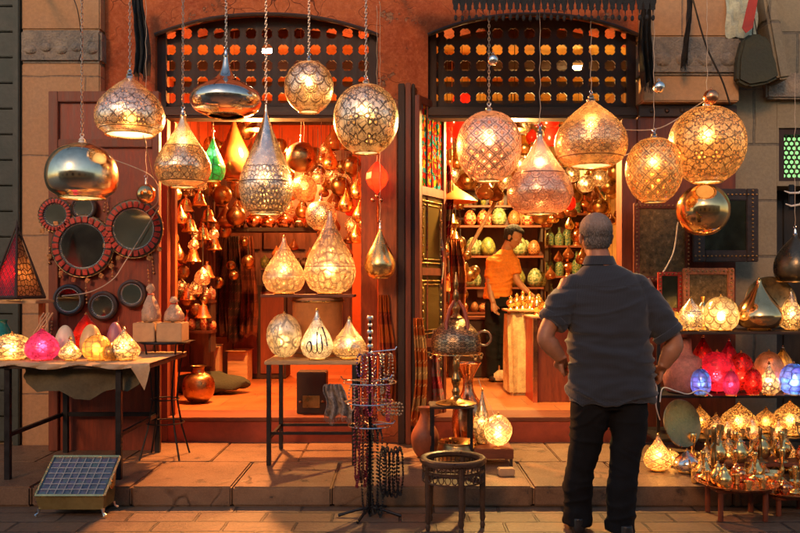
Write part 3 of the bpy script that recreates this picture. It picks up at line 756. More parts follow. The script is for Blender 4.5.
# ---- left table
tx0, tx1 = -2.80, X(150, 5.24); zt = .865
t = thing('display_table', 'long narrow dark iron table of glowing lamps in front of the round mirrors', 'table', ((tx0 + tx1) / 2, 5.68, PAVE))
hwid = (tx1 - tx0) / 2
xl = X(119, 5.26) - (tx0 + tx1) / 2; xr = X(8, 5.26) - (tx0 + tx1) / 2
legs(t, [(xl, -.42), (xr, -.42), (xl, .42), (xr + .03, .42)], zt - PAVE - .03, .018, m_iron, sq=True)
bm = nb(); span(bm, (-hwid, -.46, zt - PAVE - .029), (hwid, .46, zt - PAVE), .004); part('top', bm, m_dwoodx, t)
bm = nb(); span(bm, (xr, .41, .27), (xl, .43, .30)); span(bm, (xl - .012, -.40, .27), (xl + .012, .40, .295)); span(bm, (xr - .012, -.40, .27), (xr + .012, .40, .295)); part('stretcher', bm, m_iron, t)
m_cloth = M('faded_tablecloth', (.5, .33, .18), .85, 0, .25, 9, .5, .004)
def cloth(name, label, x0, x1, y0, y1, z, drops, mat):
    """sheet on a table top whose front edge falls in folds"""
    bm = nb(); nx, ny, nd = 60, 6, 10; g = []
    for j in range(ny + nd + 1):
        row = []
        for i in range(nx + 1):
            u = i / nx; x = x0 + (x1 - x0) * u
            if j <= ny: p = Vector((x, y1 + (y0 - y1) * j / ny, z + .004))
            else:
                k = (j - ny) / nd; dlen = drops(u)
                p = Vector((x + .01 * math.sin(u * 40) * k, y0 - .012 - .018 * k * math.sin(u * 55 + 2 * k) - .01 * k, z - dlen * k))
            row.append(bm.verts.new(p))
        g.append(row)
    for j in range(ny + nd):
        for i in range(nx): bm.faces.new([g[j][i], g[j][i + 1], g[j + 1][i + 1], g[j + 1][i]])
    solidify(bm, geom=bm.faces[:], thickness=.003)
    return solo(name, label, 'cloth', bm, mat)
cloth('table_cloth', 'faded beige cloth over the mirror side table with one corner hanging down in front', tx0 + .01, tx1 + .005, 5.22, 6.12, zt + .002,
      lambda u: .02 + .012 * math.sin(u * 17) + (.16 * max(0, 1 - abs(u - .965) / .045) if u > .9 else 0), m_cloth)
m_olive = M('olive_sacking', (.10, .085, .05), .9, 0, .4, 8, .8, .008)
bm = nb(); g = []
for j in range(9):
    g.append([bm.verts.new((-2.45 + i * .085 + .01 * math.sin(j + i), 5.34 + .02 * math.sin(i * .9 + j * .3), zt - .032 - j / 8 * (.10 + .09 * math.sin(i / 9 * PI) + .03 * math.sin(i * 1.7)))) for i in range(10)])
for j in range(8):
    for i in range(9): bm.faces.new([g[j][i], g[j][i + 1], g[j + 1][i + 1], g[j + 1][i]])
solidify(bm, geom=bm.faces[:], thickness=.004)
solo('sacking', 'olive sacking sagging below the top of the mirror side table', 'cloth', bm, m_olive)
zc = zt + .007
m_pinkg = glassmat('magenta_glass', (.62, .08, .16), (1., .08, .22), 'flower', 7, 3, .04, .65, .15, line=(.3, .02, .05))
m_creamg = glassmat('cream_mosaic_glass', (.85, .7, .5), (1., .66, .3), 'flower', 6, 3, .06, .55, .2, line=(.08, .04, .02))
m_yellowg = glassmat('amber_mosaic_glass', (.8, .5, .15), (1., .5, .1), 'mosaic', 11, 6, .05, .6, .2, line=(.1, .04, .02))
m_eggw = M('white_alabaster', (.75, .66, .5), .35, 0, .15, 4, .2, .003, Subsurface_Weight=.3)
m_eggy = M('yellow_alabaster', (.72, .48, .2), .35, 0, .2, 4, .2, .003)
m_eggp = M('violet_alabaster', (.35, .14, .2), .4, 0, .3, 6, .2, .003)
m_redl = glassmat('red_frosted_glass', (.5, .03, .02), (1., .05, .02), 'lace', 6, 3, .02, .8, .3, line=(.5, .02, .01))
stand_lamp('low round cream mosaic lamp at the left end of the mirror side table', 12, 331, 359, 19, 5.45, 'bowl', m_creamg, 9, zc)
stand_lamp('magenta glass onion shaped lamp with a small knob', 42, 326, 360, 16.5, 5.4, 'onion', m_pinkg, 6, zc, bcol=(1., .5, .5))
stand_lamp('narrow cream mosaic cone lamp right next to the magenta lamp', 70, 336, 362, 11, 5.38, 'wtear', m_creamg, 8, zc)
stand_lamp('amber mosaic dome lamp between the two cream cone lamps', 97, 332, 361, 14, 5.4, 'bowl', m_yellowg, 8, zc)
stand_lamp('bright cream pointed lamp at the right end of the mirror side table', 124, 326, 361, 16, 5.42, 'wtear', m_creamg, 9, zc)
stand_lamp('small amber ball lamp crowded between amber dome and pointed lamp', 111, 342, 361, 8, 5.36, 'bowl', m_yellowg, 8, zc)
def egg(label, cx, ytop, hw, D, mat, z=None, ybase=None, group=None, seg=28, name='stone_egg'):
    zb = z if z is not None else Z(ybase, D); h = Z(ytop, D) - zb; r = S(hw, D)
    bm = nb(); lathe(bm, cat_rom([(0, 0), (.45 * r, .01 * h), (.82 * r, .14 * h), (r, .38 * h), (.9 * r, .62 * h), (.62 * r, .85 * h), (.28 * r, .97 * h), (0, h)], 4), seg)
    return solo(name, label, 'egg ornament', bm, mat, (X(cx, D), D, zb), group)
egg('tall white stone egg behind the narrow cream mosaic lamp', 65, 325, 10, 5.62, m_eggw, zc)
egg('yellow stone egg behind the amber mosaic dome lamp', 91, 324, 11, 5.62, m_eggy, zc)
egg('dark violet stone egg behind the bright cream pointed lamp', 115, 322, 8.5, 5.75, m_eggp, zc)
stand_lamp('dull red frosted onion lamp standing at the back of the mirror side table', 86, 312, 345, 13, 5.95, 'onion', m_redl, 3, zc, bcol=(1., .4, .2))
bm = nb(); lathe(bm, cat_rom([(.05, 0), (.07, .03), (.08, .12), (.06, .2), (.04, .24), (.05, .26)], 4), 24)
solo('teal_vase', 'teal glazed vase cut off by the left edge of the photo', 'vase', bm, M('teal_glaze', (.01, .16, .13), .15), (X(1, 5.6), 5.6, zc))
# ---- shelf with the pyramid lamp
t = thing('wall_shelf', 'pale wooden plank shelf carrying the pyramid lantern', 'shelf', (X(18, 5.7), 5.7, Z(300, 5.7)))
bm = nb(); span(bm, (-.3, -.15, -.022), (.19, .15, 0), .003); part('board', bm, m_lwood, t)
for a, b in ((.12, .15), (-.26, -.23)): bm = nb(); span(bm, (a, .05, zc - Z(300, 5.7)), (b, .1, -.023)); part('support', bm, m_owood, t)
t = thing('pyramid_lantern', 'tall dark pyramid lantern with red and cream pierced panels', 'lantern', (X(17, 5.65), 5.65, Z(300, 5.7) + .001), None, (0, 0, R(-22)))
hw, hh = .125, S(76, 5.65)
m_pred = glassmat('red_lattice_panel', (.4, .03, .05), (1., .06, .10), 'diamond', 6, 9, .09, .7, .4, line=(.03, .01, .01), clear=.3)
m_pcre = glassmat('cream_lattice_panel', (.5, .35, .22), (1., .6, .3), 'lace', 8, 12, .12, .7, .4, line=(.03, .015, .01), clear=.3)
c4 = [(-hw, -hw), (hw, -hw), (hw, hw), (-hw, hw)]
for k in range(4):
    bm = nb(); uvl = bm.loops.layers.uv.verify(); (x0, y0), (x1, y1) = c4[k], c4[(k + 1) % 4]
    f = bm.faces.new([bm.verts.new((x0 * .93, y0 * .93, .03)), bm.verts.new((x1 * .93, y1 * .93, .03)), bm.verts.new((0, 0, hh - .04))])
    for l, q in zip(f.loops, [(0, 0), (1, 0), (.5, 1)]): l[uvl].uv = q
    solidify(bm, geom=bm.faces[:], thickness=.002)
    part('panel', bm, m_pred if k in (0, 2) else m_pcre, t, smooth=False)
bm = nb()
for (x, y) in c4: tube(bm, [(x, y, .015), (0, 0, hh)], [.011, .006], 6)
for k in range(4): tube(bm, [(*c4[k], .02), (*c4[(k + 1) % 4], .02)], .013, 6)
tube(bm, [(0, 0, hh - .01), (0, 0, hh + .03)], [.007, .002], 6)
part('frame', bm, m_dwood, t); add_bulb(t, .17, .02, 7, .12)
# woven strap leaning
bm = nb()
for k in range(5):
    tube(bm, [(X(28, 5.5) + k * .012 + .006 * math.sin(i * 2 + k * 2), 5.5 + .004 * math.cos(i * 2 + k), zc + .0 + i * .032) for i in range(2)] and
         [(X(24 + 2.2 * i, 5.55) + k * .014 + .007 * math.sin(i * 2.1 + k * 2), 5.55 + .006 * math.cos(i * 2.1 + k), zc + .004 + i * .034) for i in range(10)], .006, 5)
solo('woven_strap', 'plaited orange straw strap leaning below the pyramid lantern', 'strap', bm, m_cloth)
# ---- display board with mirrors
BD = 6.18
bx0, bx1 = X(50, BD), X(160, BD); bz1 = Z(92, BD)
t = thing('mirror_board', 'tall reddish brown wooden panelled board hung with round mirrors', 'display board', ((bx0 + bx1) / 2, BD, PAVE))
w = (bx1 - bx0) / 2; hb = bz1 - PAVE
m_board = wood('red_brown_board', (.22, .035, .012), .5, 'Z', 3, .5)
bm = nb(); span(bm, (-w, 0, 0), (w, .03, hb)); part('panel', bm, m_board, t)
bm = nb()
for a, b in (((-w, -.03, 0), (-w + .07, -.002, hb)), ((w - .05, -.03, 0), (w, -.002, hb)), ((-w + .071, -.03, hb - .08), (w - .051, -.002, hb)), ((-w + .071, -.028, hb - .42), (w - .051, -.002, hb - .36))): span(bm, a, b, .004)
part('frame', bm, m_bwood, t)
m_beadf = M('dark_red_beads', (.45, .03, .015), .35, 0, .5, 30, .3, .002)
m_darkf = M('dark_mirror_frame', (.035, .02, .014), .4, 0, .5, 20, .4, .003)
m_tile = M('copper_drop_tiles', (.55, .25, .1), .3, .7, .4, 20, .3, .002)
def mirror(label, cx, cy, r, rf, big=False, tiles=()):
    t = thing('round_mirror', label, 'mirror', W(cx, cy, BD - .045)); r, rf = S(r, BD), S(rf, BD)
    bm = nb(); lathe(bm, [(0, 0), (r * 1.02, 0), (r * 1.02, .006), (0, .006)], 40); bmesh.ops.rotate(bm, verts=bm.verts, matrix=Matrix.Rotation(R(90), 3, 'X')); part('glass', bm, m_mirror, t)
    bm = nb(); lathe(bm, [(r, -.008), (r + .006, .014), ((r + rf) / 2, .02), (rf - .004, .012), (rf, -.012), (r, -.012)], 48); bmesh.ops.rotate(bm, verts=bm.verts, matrix=Matrix.Rotation(R(90), 3, 'X')); part('frame', bm, m_darkf, t)
    bm = nb(); n = int(2 * PI * r / .014)
    for i in range(n):
        a = 2 * PI * i / n; ball(bm, ((r + .004) * math.cos(a), -.014, (r + .004) * math.sin(a)), .0045, 6)
    part('bead_edge', bm, m_silver, t)
    if big:
        bm = nb(); n = 26
        for i in range(n):
            a = 2 * PI * i / n
            bx(bm, ((r + rf) / 2 * math.cos(a), -.024, (r + rf) / 2 * math.sin(a)), ((rf - r) * .62, .008, 2 * PI * rf / n * .62), Matrix.Rotation(-a, 4, 'Y'), .003)
        part('red_inlay', bm, m_beadf, t)
        bm = nb()
        for i in range(30):
            a = 2 * PI * i / 30; ball(bm, (rf * math.cos(a), -.006, rf * math.sin(a)), .008, 6)
        ring(bm, (0, -.006, 0), rf, .004, 48, 5, 'Y'); part('beaded_trim', bm, m_dbrass, t)
        for a in tiles:
            bm = nb(); q = (rf + .028); bx(bm, (q * math.cos(R(a)), -.008, q * math.sin(R(a))), (.034, .008, .034), Matrix.Rotation(R(45 + a * .3), 4, 'Y'), .003)
            ring(bm, ((rf + .008) * math.cos(R(a)), -.008, (rf + .008) * math.sin(R(a))), .006, .0015, 8, 4, 'Y')
            part('drop_tile', bm, m_tile, t)
mirror('large round mirror in red studded frame, lower left of the two large mirrors', 83, 246, 21.5, 31, True, (-162, -128, -105, -82, -58, -35, 140))
mirror('large round mirror in red studded frame, upper right of the two large mirrors', 134, 229, 19.5, 29, True, (-150, -118, -62, -38))
mirror('small round mirror with red lower rim at the upper left of the mirror board', 56, 215, 10.5, 17, True, (-130,))
mirror('small dark framed round mirror right above the lower left large mirror', 84, 208, 9, 13)
mirror('small dark framed round mirror at the lower left of the mirror board', 69, 300, 11, 16)
mirror('small dark framed round mirror at the bottom middle of the mirror board', 103, 306, 10, 15)
mirror('small dark framed round mirror under the upper right large mirror', 132, 294, 9.5, 14.5)
# ---- chair with cardboard boxes
zs = Z(341, 5.95)
t = thing('wire_stool', 'thin dark wire stool carrying two small cardboard boxes', 'stool', (X(165, 5.95), 5.95, PAVE)); hs = zs - PAVE
bm = nb(); ring(bm, (0, 0, hs - .008), .17, .009, 28, 6); [tube(bm, [(-.16, y, hs - .008), (.16, y, hs - .008)], .005, 5) for y in (-.07, 0, .07)]; span(bm, (-.2, -.13, hs - .004), (.19, .13, hs), .001); part('seat', bm, m_iron, t)
for k in range(4):
    a = PI / 4 + k * PI / 2; bm = nb()
    tube(bm, [(.16 * math.cos(a) * q, .16 * math.sin(a) * q, z) for q, z in ((1, hs - .01), (.72, hs * .72), (.6, hs * .5), (.85, hs * .25), (1.25, 0))], .007, 6); part('leg', bm, m_iron, t)
for zz_, rr_ in ((.5, .10), (.3, .135)): bm = nb(); ring(bm, (0, 0, hs * zz_), rr_, .005, 20, 5); part('hoop', bm, m_iron, t)
for px, w, lb in ((150, .155, 'left of two small cardboard boxes on the wire stool'), (175, .18, 'right and slightly larger of two small cardboard boxes on the wire stool')):
    t = thing('cardboard_box', lb, 'box', (X(px, 5.95) - .01, 5.93, zs + .001)); bm = nb(); span(bm, (-w / 2, -.1, 0), (w / 2, .1, .135), .004); part('body', bm, m_card, t)
    bm = nb(); span(bm, (-w / 2 - .001, -.012, .1355), (w / 2 + .001, .012, .137)); part('tape', bm, m_lwood, t)
m_wrap = M('clear_wrapping', (.65, .45, .3), .2, 0, .4, 16, 1., .008, Transmission_Weight=.35)
for px, ty, r, D, lb in ((152, 284, .065, 5.93, 'plastic wrapped ornament with twisted top on the left cardboard box'), (175, 297, .07, 5.93, 'squat plastic wrapped ornament on the right cardboard box')):
    zb = zs + .139; h = Z(ty, D) - zb; bm = nb()
    lathe(bm, cat_rom([(0, 0), (r * .9, .005), (r, h * .25), (r * .7, h * .5), (r * .3, h * .72), (r * .45, h * .85), (r * .2, h)], 4), 18, wob=.08)
    for v in bm.verts: v.co += Vector(noise.noise_vector(v.co * 40)) * .008
    t = thing('wrapped_ornament', lb, 'ornament', (X(px, D) - .01, D, zb + .003)); part('wrapping', bm, m_wrap, t)
    bm = nb(); lathe(bm, cat_rom([(r * .5, .01), (r * .62, h * .15), (r * .35, h * .4), (0, h * .6)], 3), 16); part('figure', bm, m_copper, t)
    bm = nb(); ring(bm, (0, 0, h * .72), r * .33, .005, 12, 5); part('ribbon', bm, m_red, t)

# ---- middle table in the left arch
t = thing('small_table', 'small square legged table holding a white egg and two lit lamps at the left arch', 'table', (X(315, 5.9), 5.96, PAVE))
hx = S(47, 5.67); zt2 = .845
legs(t, [(-hx + .03, -.29), (hx - .03, -.29), (-hx + .03, .29), (hx - .03, .29)], zt2 - PAVE - .026, .015, m_iron, sq=True)
bm = nb(); span(bm, (-hx, -.31, zt2 - PAVE - .025), (hx, .31, zt2 - PAVE), .004); part('top', bm, m_lwood, t)
bm = nb(); span(bm, (-hx + .03, .28, .17), (hx - .03, .30, .19)); span(bm, (-hx + .022, -.28, .17), (-hx + .038, .28, .19)); span(bm, (hx - .038, -.28, .17), (hx - .022, .28, .19)); span(bm, (-hx + .04, -.295, .21), (hx - .04, -.28, .23)); part('stretcher', bm, m_iron, t)
m_eggl = glassmat('white_etched_egg_glass', (.85, .78, .66), (1., .8, .5), 'flower', 3, 1.2, .03, .6, .3, line=(.35, .3, .22))
stand_lamp('white egg shaped lamp etched with a fan of leaves on the small table', 284, 311, 358, 17.5, 5.8, 'ball', m_eggl, 3.5, zt2 + .001)
m_blk = M('black_lacquer', (.012, .01, .01), .25)
m_white_t = glassmat('white_teardrop_glass', (.9, .85, .78), (1., .84, .6), 'lace', 20, 10, .03, .62, .25, line=(.4, .3, .2), bands=((.06, .2), (.62, .8)))
cl = stand_lamp('white teardrop lamp with bold black calligraphy in the middle of the small table', 317, 308, 360, 16, 5.75, 'wtear', m_white_t, 6, zt2 + .001)
cl.rotation_euler = (0, 0, 0)
hcl = Z(308, 5.75) - zt2; Rc = S(16, 5.75)
tp = cat_rom([(r * Rc, .012 + z * (hcl - .03)) for r, z in PROFS['wtear']], 5)
def radat(z):
    for (r0, z0), (r1, z1) in zip(tp, tp[1:]):
        if z0 <= z <= z1: return r0 + (r1 - r0) * (z - z0) / max(1e-6, z1 - z0)
    return tp[-1][0]
def stroke(bm, pts, r):
    P = []
    for a, z in pts:
        q = radat(z * hcl) + .002; P.append((q * math.sin(a), -q * math.cos(a), z * hcl))
    tube(bm, P, r, 6, True, .5)
bm = nb()
stroke(bm, [(.75, .28 + .36 * i / 8) for i in range(9)], .0055)                                   # upright stem
stroke(bm, [(.42, .2), (.42, .3), (.40, .5)], .005); stroke(bm, [(.12, .2), (.10, .3), (.12, .55)], .005)
stroke(bm, [(.42 - .3 * i / 8 - .0, .2 - .06 * math.sin(PI * i / 8)) for i in range(9)], .005)
stroke(bm, [(.12 - .35 * i / 6, .2 - .05 * math.sin(PI * i / 6)) for i in range(7)], .0052)
stroke(bm, [(-.40 + .17 * math.cos(k), .27 + .10 * math.sin(k)) for k in [2 * PI * i / 14 - .6 for i in range(15)]], .0055)
stroke(bm, [(.25 + .08 * math.cos(k), .62 + .02 * math.sin(2 * k)) for k in [PI * i / 7 for i in range(8)]], .003)
part('calligraphy', bm, m_blk, cl)
stand_lamp('cream net patterned teardrop lamp at the right side of the small table', 349, 316, 360, 17, 5.8, 'wtear', lm_lace, 9, zt2 + .001)
# drum with shelf board and its two lamps
zd = Z(297, 6.12)
t = thing('leather_drum', 'tall round orange drum standing behind the calligraphy lamp', 'drum', (X(318, 6.12), 6.1, zt2 + .001)); rd = S(25, 6.1)
bm = nb(); lathe(bm, [(0, 0), (rd, 0), (rd * 1.02, .02), (rd, .04), (rd, zd - zt2 - .05), (rd * 1.03, zd - zt2 - .03), (rd, zd - zt2 - .004), (0, zd - zt2 - .004)], 36); part('body', bm, M('orange_leather', (.5, .17, .04), .45, 0, .25, 5, .3, .004), t)
for zz_ in (.03, zd - zt2 - .03): bm = nb(); ring(bm, (0, 0, zz_), rd * 1.035, .008, 36, 6); part('hoop', bm, m_dbrass, t)
bm = nb(); span(bm, (X(264, 6.1), 5.93, zd), (X(355, 6.1), 6.3, zd + .02), .004)
solo('shelf_board', 'dark wooden board resting on the orange drum under two lit teardrop lamps', 'shelf', bm, m_bwoodx)
lm_shelf = glassmat('shelf_lace_glass', (.86, .66, .46), GOLD, 'lace', 22, 10, .07, .5, .22, line=(.2, .08, .04), bands=((.05, .33), (.36, .8)), edge=(.345, .03))
stand_lamp('shorter lit teardrop lamp on the left of the shelf board', 284, 235, 292, 21, 6.08, 'wtear', lm_shelf, 8, zd + .021)
stand_lamp('taller lit teardrop lamp with bold cut leaves on the right of the shelf board', 330, 209, 292, 25.5, 6.1, 'wtear', lm_shelf, 8, zd + .021, bulb_at=.28)
# net bag and box under the small table
bm = nb(); span(bm, (-.12, -.1, 0), (.12, .1, .34), .006)
t = thing('dark_stove_box', 'dark metal box on the shop floor behind the small table', 'box', (X(312, 6.75), 6.8, FLOOR + .002)); part('body', bm, m_dwood, t)
bm = nb(); span(bm, (-.07, -.112, .05), (.07, -.101, .15), .003); ball(bm, (-.09, -.105, .1), .012); ball(bm, (.09, -.105, .1), .012); part('front_grille', bm, m_dbrass, t)

# ---- inside the left shop: shelf, boxes, clothes
D = 9.0
t = thing('back_shelf', 'long dark wall shelf of brass vases deep inside the left shop', 'shelf', (X(272, D), D, Z(232, D)))
bm = nb(); span(bm, (-.66, -.15, 0), (.66, .15, .04)); part('board', bm, m_dwoodx, t)
for dx in (-.6, .6): bm = nb(); span(bm, (dx - .03, -.12, -.9), (dx + .03, .15, -.001)); part('post', bm, m_dwood, t)
bmv = nb(); lathe(bmv, cat_rom([(0, 0), (.05, 0), (.085, .05), (.08, .11), (.035, .16), (.05, .19)], 4), 20); mev = mesh('brass_vase', bmv, m_copper)
for i, px in enumerate((222, 238, 254, 268, 284, 300, 315)):
    o = link('brass_vase', mev, None, (X(px, D), D - .02 * (i % 2), Z(232, D) + .041)); o.scale = (1, 1, .8 + .12 * (i % 3)); o['label'] = 'round copper vase in the row on the long dark wall shelf'; o['category'] = 'vase'; o['group'] = 'copper vases on the dark shelf'
LATE_COAT = True
t = thing('dark_cabinet', 'low dark cabinet at the back of the left shop', 'cabinet', (X(262, 9.4), 9.4, FLOOR + .001))
bm = nb(); span(bm, (-.3, -.2, 0), (.3, .2, 1.05), .01); part('body', bm, m_dwood, t)
for dx in (-.15, .15):
    bm = nb(); span(bm, (dx - .13, -.215, .06), (dx + .13, -.201, .98), .004); part('door', bm, m_bwood, t)
def carton(px, D, w, d, h, lb, z=FLOOR + .001, rz=.1, mat=m_card):
    t = thing('cardboard_carton', lb, 'box', (X(px, D), D, z), None, (0, 0, rz)); bm = nb(); span(bm, (-w / 2, -d / 2, 0), (w / 2, d / 2, h), .004); part('body', bm, mat, t)
    for y0_, y1_ in ((-d / 2 - .09, -d / 2), (d / 2, d / 2 + .09)): bm = nb(); span(bm, (-w / 2 + .005, y0_, h), (w / 2 - .005, y1_, h + .004)); part('flap', bm, mat, t)
carton(222, 9.4, .36, .3, .46, 'open cardboard carton on the floor of the left shop')
carton(240, 9.0, .22, .2, .34, 'narrow printed carton in front of the open carton in the left shop', rz=-.1, mat=m_lwood)
carton(207, 8.8, .3, .3, .40, 'leftmost carton on the floor beside the brass bells')
bm = nb(); ball(bm, (0, 0, .10), .3, 20, 1.25, .7, .32)
for v in bm.verts: v.co += Vector(noise.noise_vector(v.co * 7)) * .06; v.co.z = max(.0, v.co.z)
solo('folded_rug', 'dark green cloth heaped on the floor of the left shop', 'cloth', bm, m_rug, (X(212, 8.0), 8.0, FLOOR + .001))
bm = nb(); lathe(bm, cat_rom([(.05, 0), (.08, .01), (.13, .07), (.145, .15), (.12, .23), (.06, .27), (.05, .31), (.075, .33)], 4), 28)
solo('copper_pot', 'dark copper pot on the floor under the hanging brass bells', 'pot', bm, m_dbrass, (X(200, 7.4), 7.35, FLOOR + .001))
# low brown panel under the mirror board
bm = nb(); span(bm, (X(45, 6.36), 6.3, PAVE + .001), (X(158, 6.36), 6.34, PAVE + .42), .004)
solo('skirting_board', 'low reddish wooden board leaning behind the legs of the mirror side table', 'board', bm, m_bwoodx) if False else bm.free()


# dark backing furniture and more hanging goods in both shops
def backing(label, x0, x1, y0, y1, D, mat, name='tall_cupboard', cat='cupboard', rows=3):
    a, b = W(x0, y1, D), W(x1, y0, D); w = (b.x - a.x) / 2; h = b.z - a.z
    t = thing(name, label, cat, ((a.x + b.x) / 2, D, a.z)); bm = nb(); span(bm, (-w, 0, 0), (w, .06, h), .004); part('back_panel', bm, mat, t)
    n = max(2, int(w / .22))
    for i in range(n):
        bm = nb(); x = -w + (i + .5) * 2 * w / n
        span(bm, (x - w / n + .02, -.02, .05), (x + w / n - .02, -.001, h * .48), .004); span(bm, (x - w / n + .02, -.02, h * .52), (x + w / n - .02, -.001, h - .05), .004); part('door_panel', bm, mat, t)
m_dredw = wood('dark_red_wood', (.075, .022, .012), .45)
backing('dark red wooden cupboard wall behind the copper vases of the left shop', 172, 352, 150, 357, 9.35, m_dredw)
backing('narrow dark red board rack behind the hanging brass bells', 170, 214, 196, 372, 8.1, m_dredw, 'board_rack', 'rack')
backing('dark brown shelving back behind the stone eggs', 440, 545, 178, 352, 10.45, m_dredw)
backing('dark brown shelving back behind the green glass bottles', 546, 632, 178, 352, 10.85, m_dredw)
def stack(kind, pts, D, lb, grp, s):
    for i, (px, py) in enumerate(pts): hang(kind, px, py, D + .15 * (i % 3), lb, grp, s * (.8 + .13 * (i % 4)))
rg = random.Random(21); NX = 1.55
def scat(x0, x1, y0, y1, n):
    return [(rg.uniform(x0, x1), rg.uniform(y0, y1)) for _ in range(int(n * NX))]
stack('ball', scat(180, 350, 150, 215, 14), 8.6, 'bronze ball lamp in the dense hanging row before the dark red cupboard', 'bronze balls before the cupboard', .8)
stack('tear', scat(176, 352, 150, 218, 12), 8.4, 'slim brass lamp in the dense hanging row before the dark red cupboard', 'slim brass lamps before the cupboard', .9)
stack('pierced', scat(178, 352, 150, 212, 9), 8.3, 'lit pierced lamp in the dense hanging row before the dark red cupboard', 'lit lamps before the cupboard', .7)
stack('amber', scat(178, 352, 146, 210, 8), 8.5, 'amber lamp in the dense hanging row before the dark red cupboard', 'amber lamps before the cupboard', .8)
stack('red', [(179, 268), (205, 236), (350, 216), (186, 226)], 7.6, 'small red lantern among the brass goods of the left shop', 'small red lanterns in the left shop', .62)
stack('pierced', [(196, 240), (182, 290), (206, 300)], 7.4, 'lit pierced lamp hanging among the brass bells', 'lit lamps among the bells', .6)
stack('ball', scat(182, 216, 220, 320, 8), 7.5, 'bronze ball hanging among the brass bells', 'bronze balls among the bells', .55)
stack('ball', scat(440, 625, 150, 205, 12), 8.8, 'bronze ball in the dense hanging row of the right shop', 'bronze balls in the right shop row', .8)
stack('tear', scat(440, 625, 140, 200, 14), 8.6, 'slim brass lamp in the dense hanging row of the right shop', 'slim brass lamps in the right shop row', .9)
stack('amber', scat(440, 625, 140, 205, 12), 8.5, 'amber lamp in the dense hanging row of the right shop', 'amber lamps in the right shop row', .85)
stack('red', [(478, 150), (532, 142), (580, 150), (606, 160), (616, 138), (452, 172), (570, 210)], 8.4, 'small red lantern in the dense hanging row of the right shop', 'small red lanterns in the right shop', .75)
stack('gold', scat(450, 620, 130, 200, 8), 8.7, 'lit golden lamp in the dense hanging row of the right shop', 'lit lamps in the right shop row', .75)
stack('bell', scat(440, 462, 220, 300, 10), 7.6, 'brass bell hanging behind the brass domed lamp', 'brass bells behind the domed lamp', .9)
stack('tear', scat(548, 620, 195, 250, 9), 8.9, 'slim brass lamp hanging low before the green glass bottles', 'slim lamps before the bottles', .8)
stack('ball', scat(214, 262, 236, 300, 5), 8.2, 'bronze ball hanging low before the dark garments of the left shop', 'bronze balls before the garments', .6)
stack('amber', scat(262, 352, 232, 262, 7), 8.2, 'amber lamp hanging low under the row of copper vases', 'amber lamps under the vases', .7)
stack('tear', scat(356, 376, 130, 300, 8), 7.4, 'slim brass lamp hanging against the right side wall of the left shop', 'slim lamps at the right side wall', .7)
stack('tear', scat(168, 182, 140, 300, 6), 6.95, 'slim brass lamp hanging close behind the left jamb board', 'slim lamps behind the left jamb', .7)
stack('pierced', scat(170, 214, 190, 320, 4), 7.2, 'lit pierced lamp hanging in front of the brass bell cluster', 'lit lamps before the bell cluster', .7)
stack('ball', scat(440, 480, 205, 300, 8), 8.3, 'bronze ball hanging low at the left of the right shop', 'bronze balls low in the right shop', .6)
stack('amber', scat(540, 625, 200, 290, 10), 8.7, 'amber lamp hanging low before the green glass bottles', 'amber lamps before the bottles', .7)
stack('bell', scat(540, 625, 120, 200, 10), 8.0, 'brass bell hanging high in the right shop', 'brass bells high in the right shop', .8)
stack('red', scat(445, 620, 118, 200, 6), 8.9, 'little red lantern at the back of the right shop row', 'little red lanterns at the back', .6)
# cables
def cable(label, pts, mat, r=.004, name='cable', group=None):
    bm = nb(); P = [Vector(p) for p in pts]; q = []
    for i in range(len(P) - 1):
        p0, p1, p2, p3 = P[max(0, i - 1)], P[i], P[i + 1], P[min(len(P) - 1, i + 2)]
        for k in range(8):
            t = k / 8; q.append(.5 * (2 * p1 + (p2 - p0) * t + (2 * p0 - 5 * p1 + 4 * p2 - p3) * t * t + (3 * p1 - p0 - 3 * p2 + p3) * t ** 3))
    q.append(P[-1]); tube(bm, q, r, 5); return solo(name, label, 'cable', bm, mat, (0, 0, 0), group)
cable('black tangled cable with hook above the plain polished bowl lamp', [W(72, -5, 6.2), W(78, 12, 6.2), W(82, 45, 6.3), W(79, 60, 5.8)], m_dcord)
cable('pale cable running from the bowl lamp down to the cardboard boxes', [W(85, 146, 5.5), W(92, 152, 5.9), W(150, 175, 6.05), W(158, 200, 6.0), W(146, 212, 6.0)], m_cord)
cable('pale cable looping across the mirror board beneath the large mirrors', [W(62, 296, 6.1), W(90, 292, 6.08), W(112, 280, 6.06), W(125, 262, 6.08), W(160, 205, 6.1)], m_cord)
cable('thin pale cable hanging from the silver dome lamp', [W(143, 135, 5.32), W(148, 155, 5.5), W(153, 175, 5.8), W(160, 190, 6.0)], m_cord, .003)
cable('pale cord with a plug end hanging under the shiny golden ball', [W(678, 222, 5.5), W(674, 250, 5.5), W(667, 266, 5.5), W(663, 272, 5.5)], m_cord, .0045)
cable('sagging pale cable between the orange globes on the right', [W(625, 130, 6.2), W(660, 128, 6.0), W(695, 107, 6.0), W(706, 100, 5.9)], m_cord)
cable('dark rope slanting across the right stone pier', [W(693, 0, 6.0), W(706, 45, 6.1), W(722, 80, 6.2), W(730, 104, 6.3)], m_dcord, .007)
cable('second sagging cable behind the medium orange globe', [W(622, 157, 6.2), W(640, 148, 6.1), W(655, 134, 6.0)], m_cord)
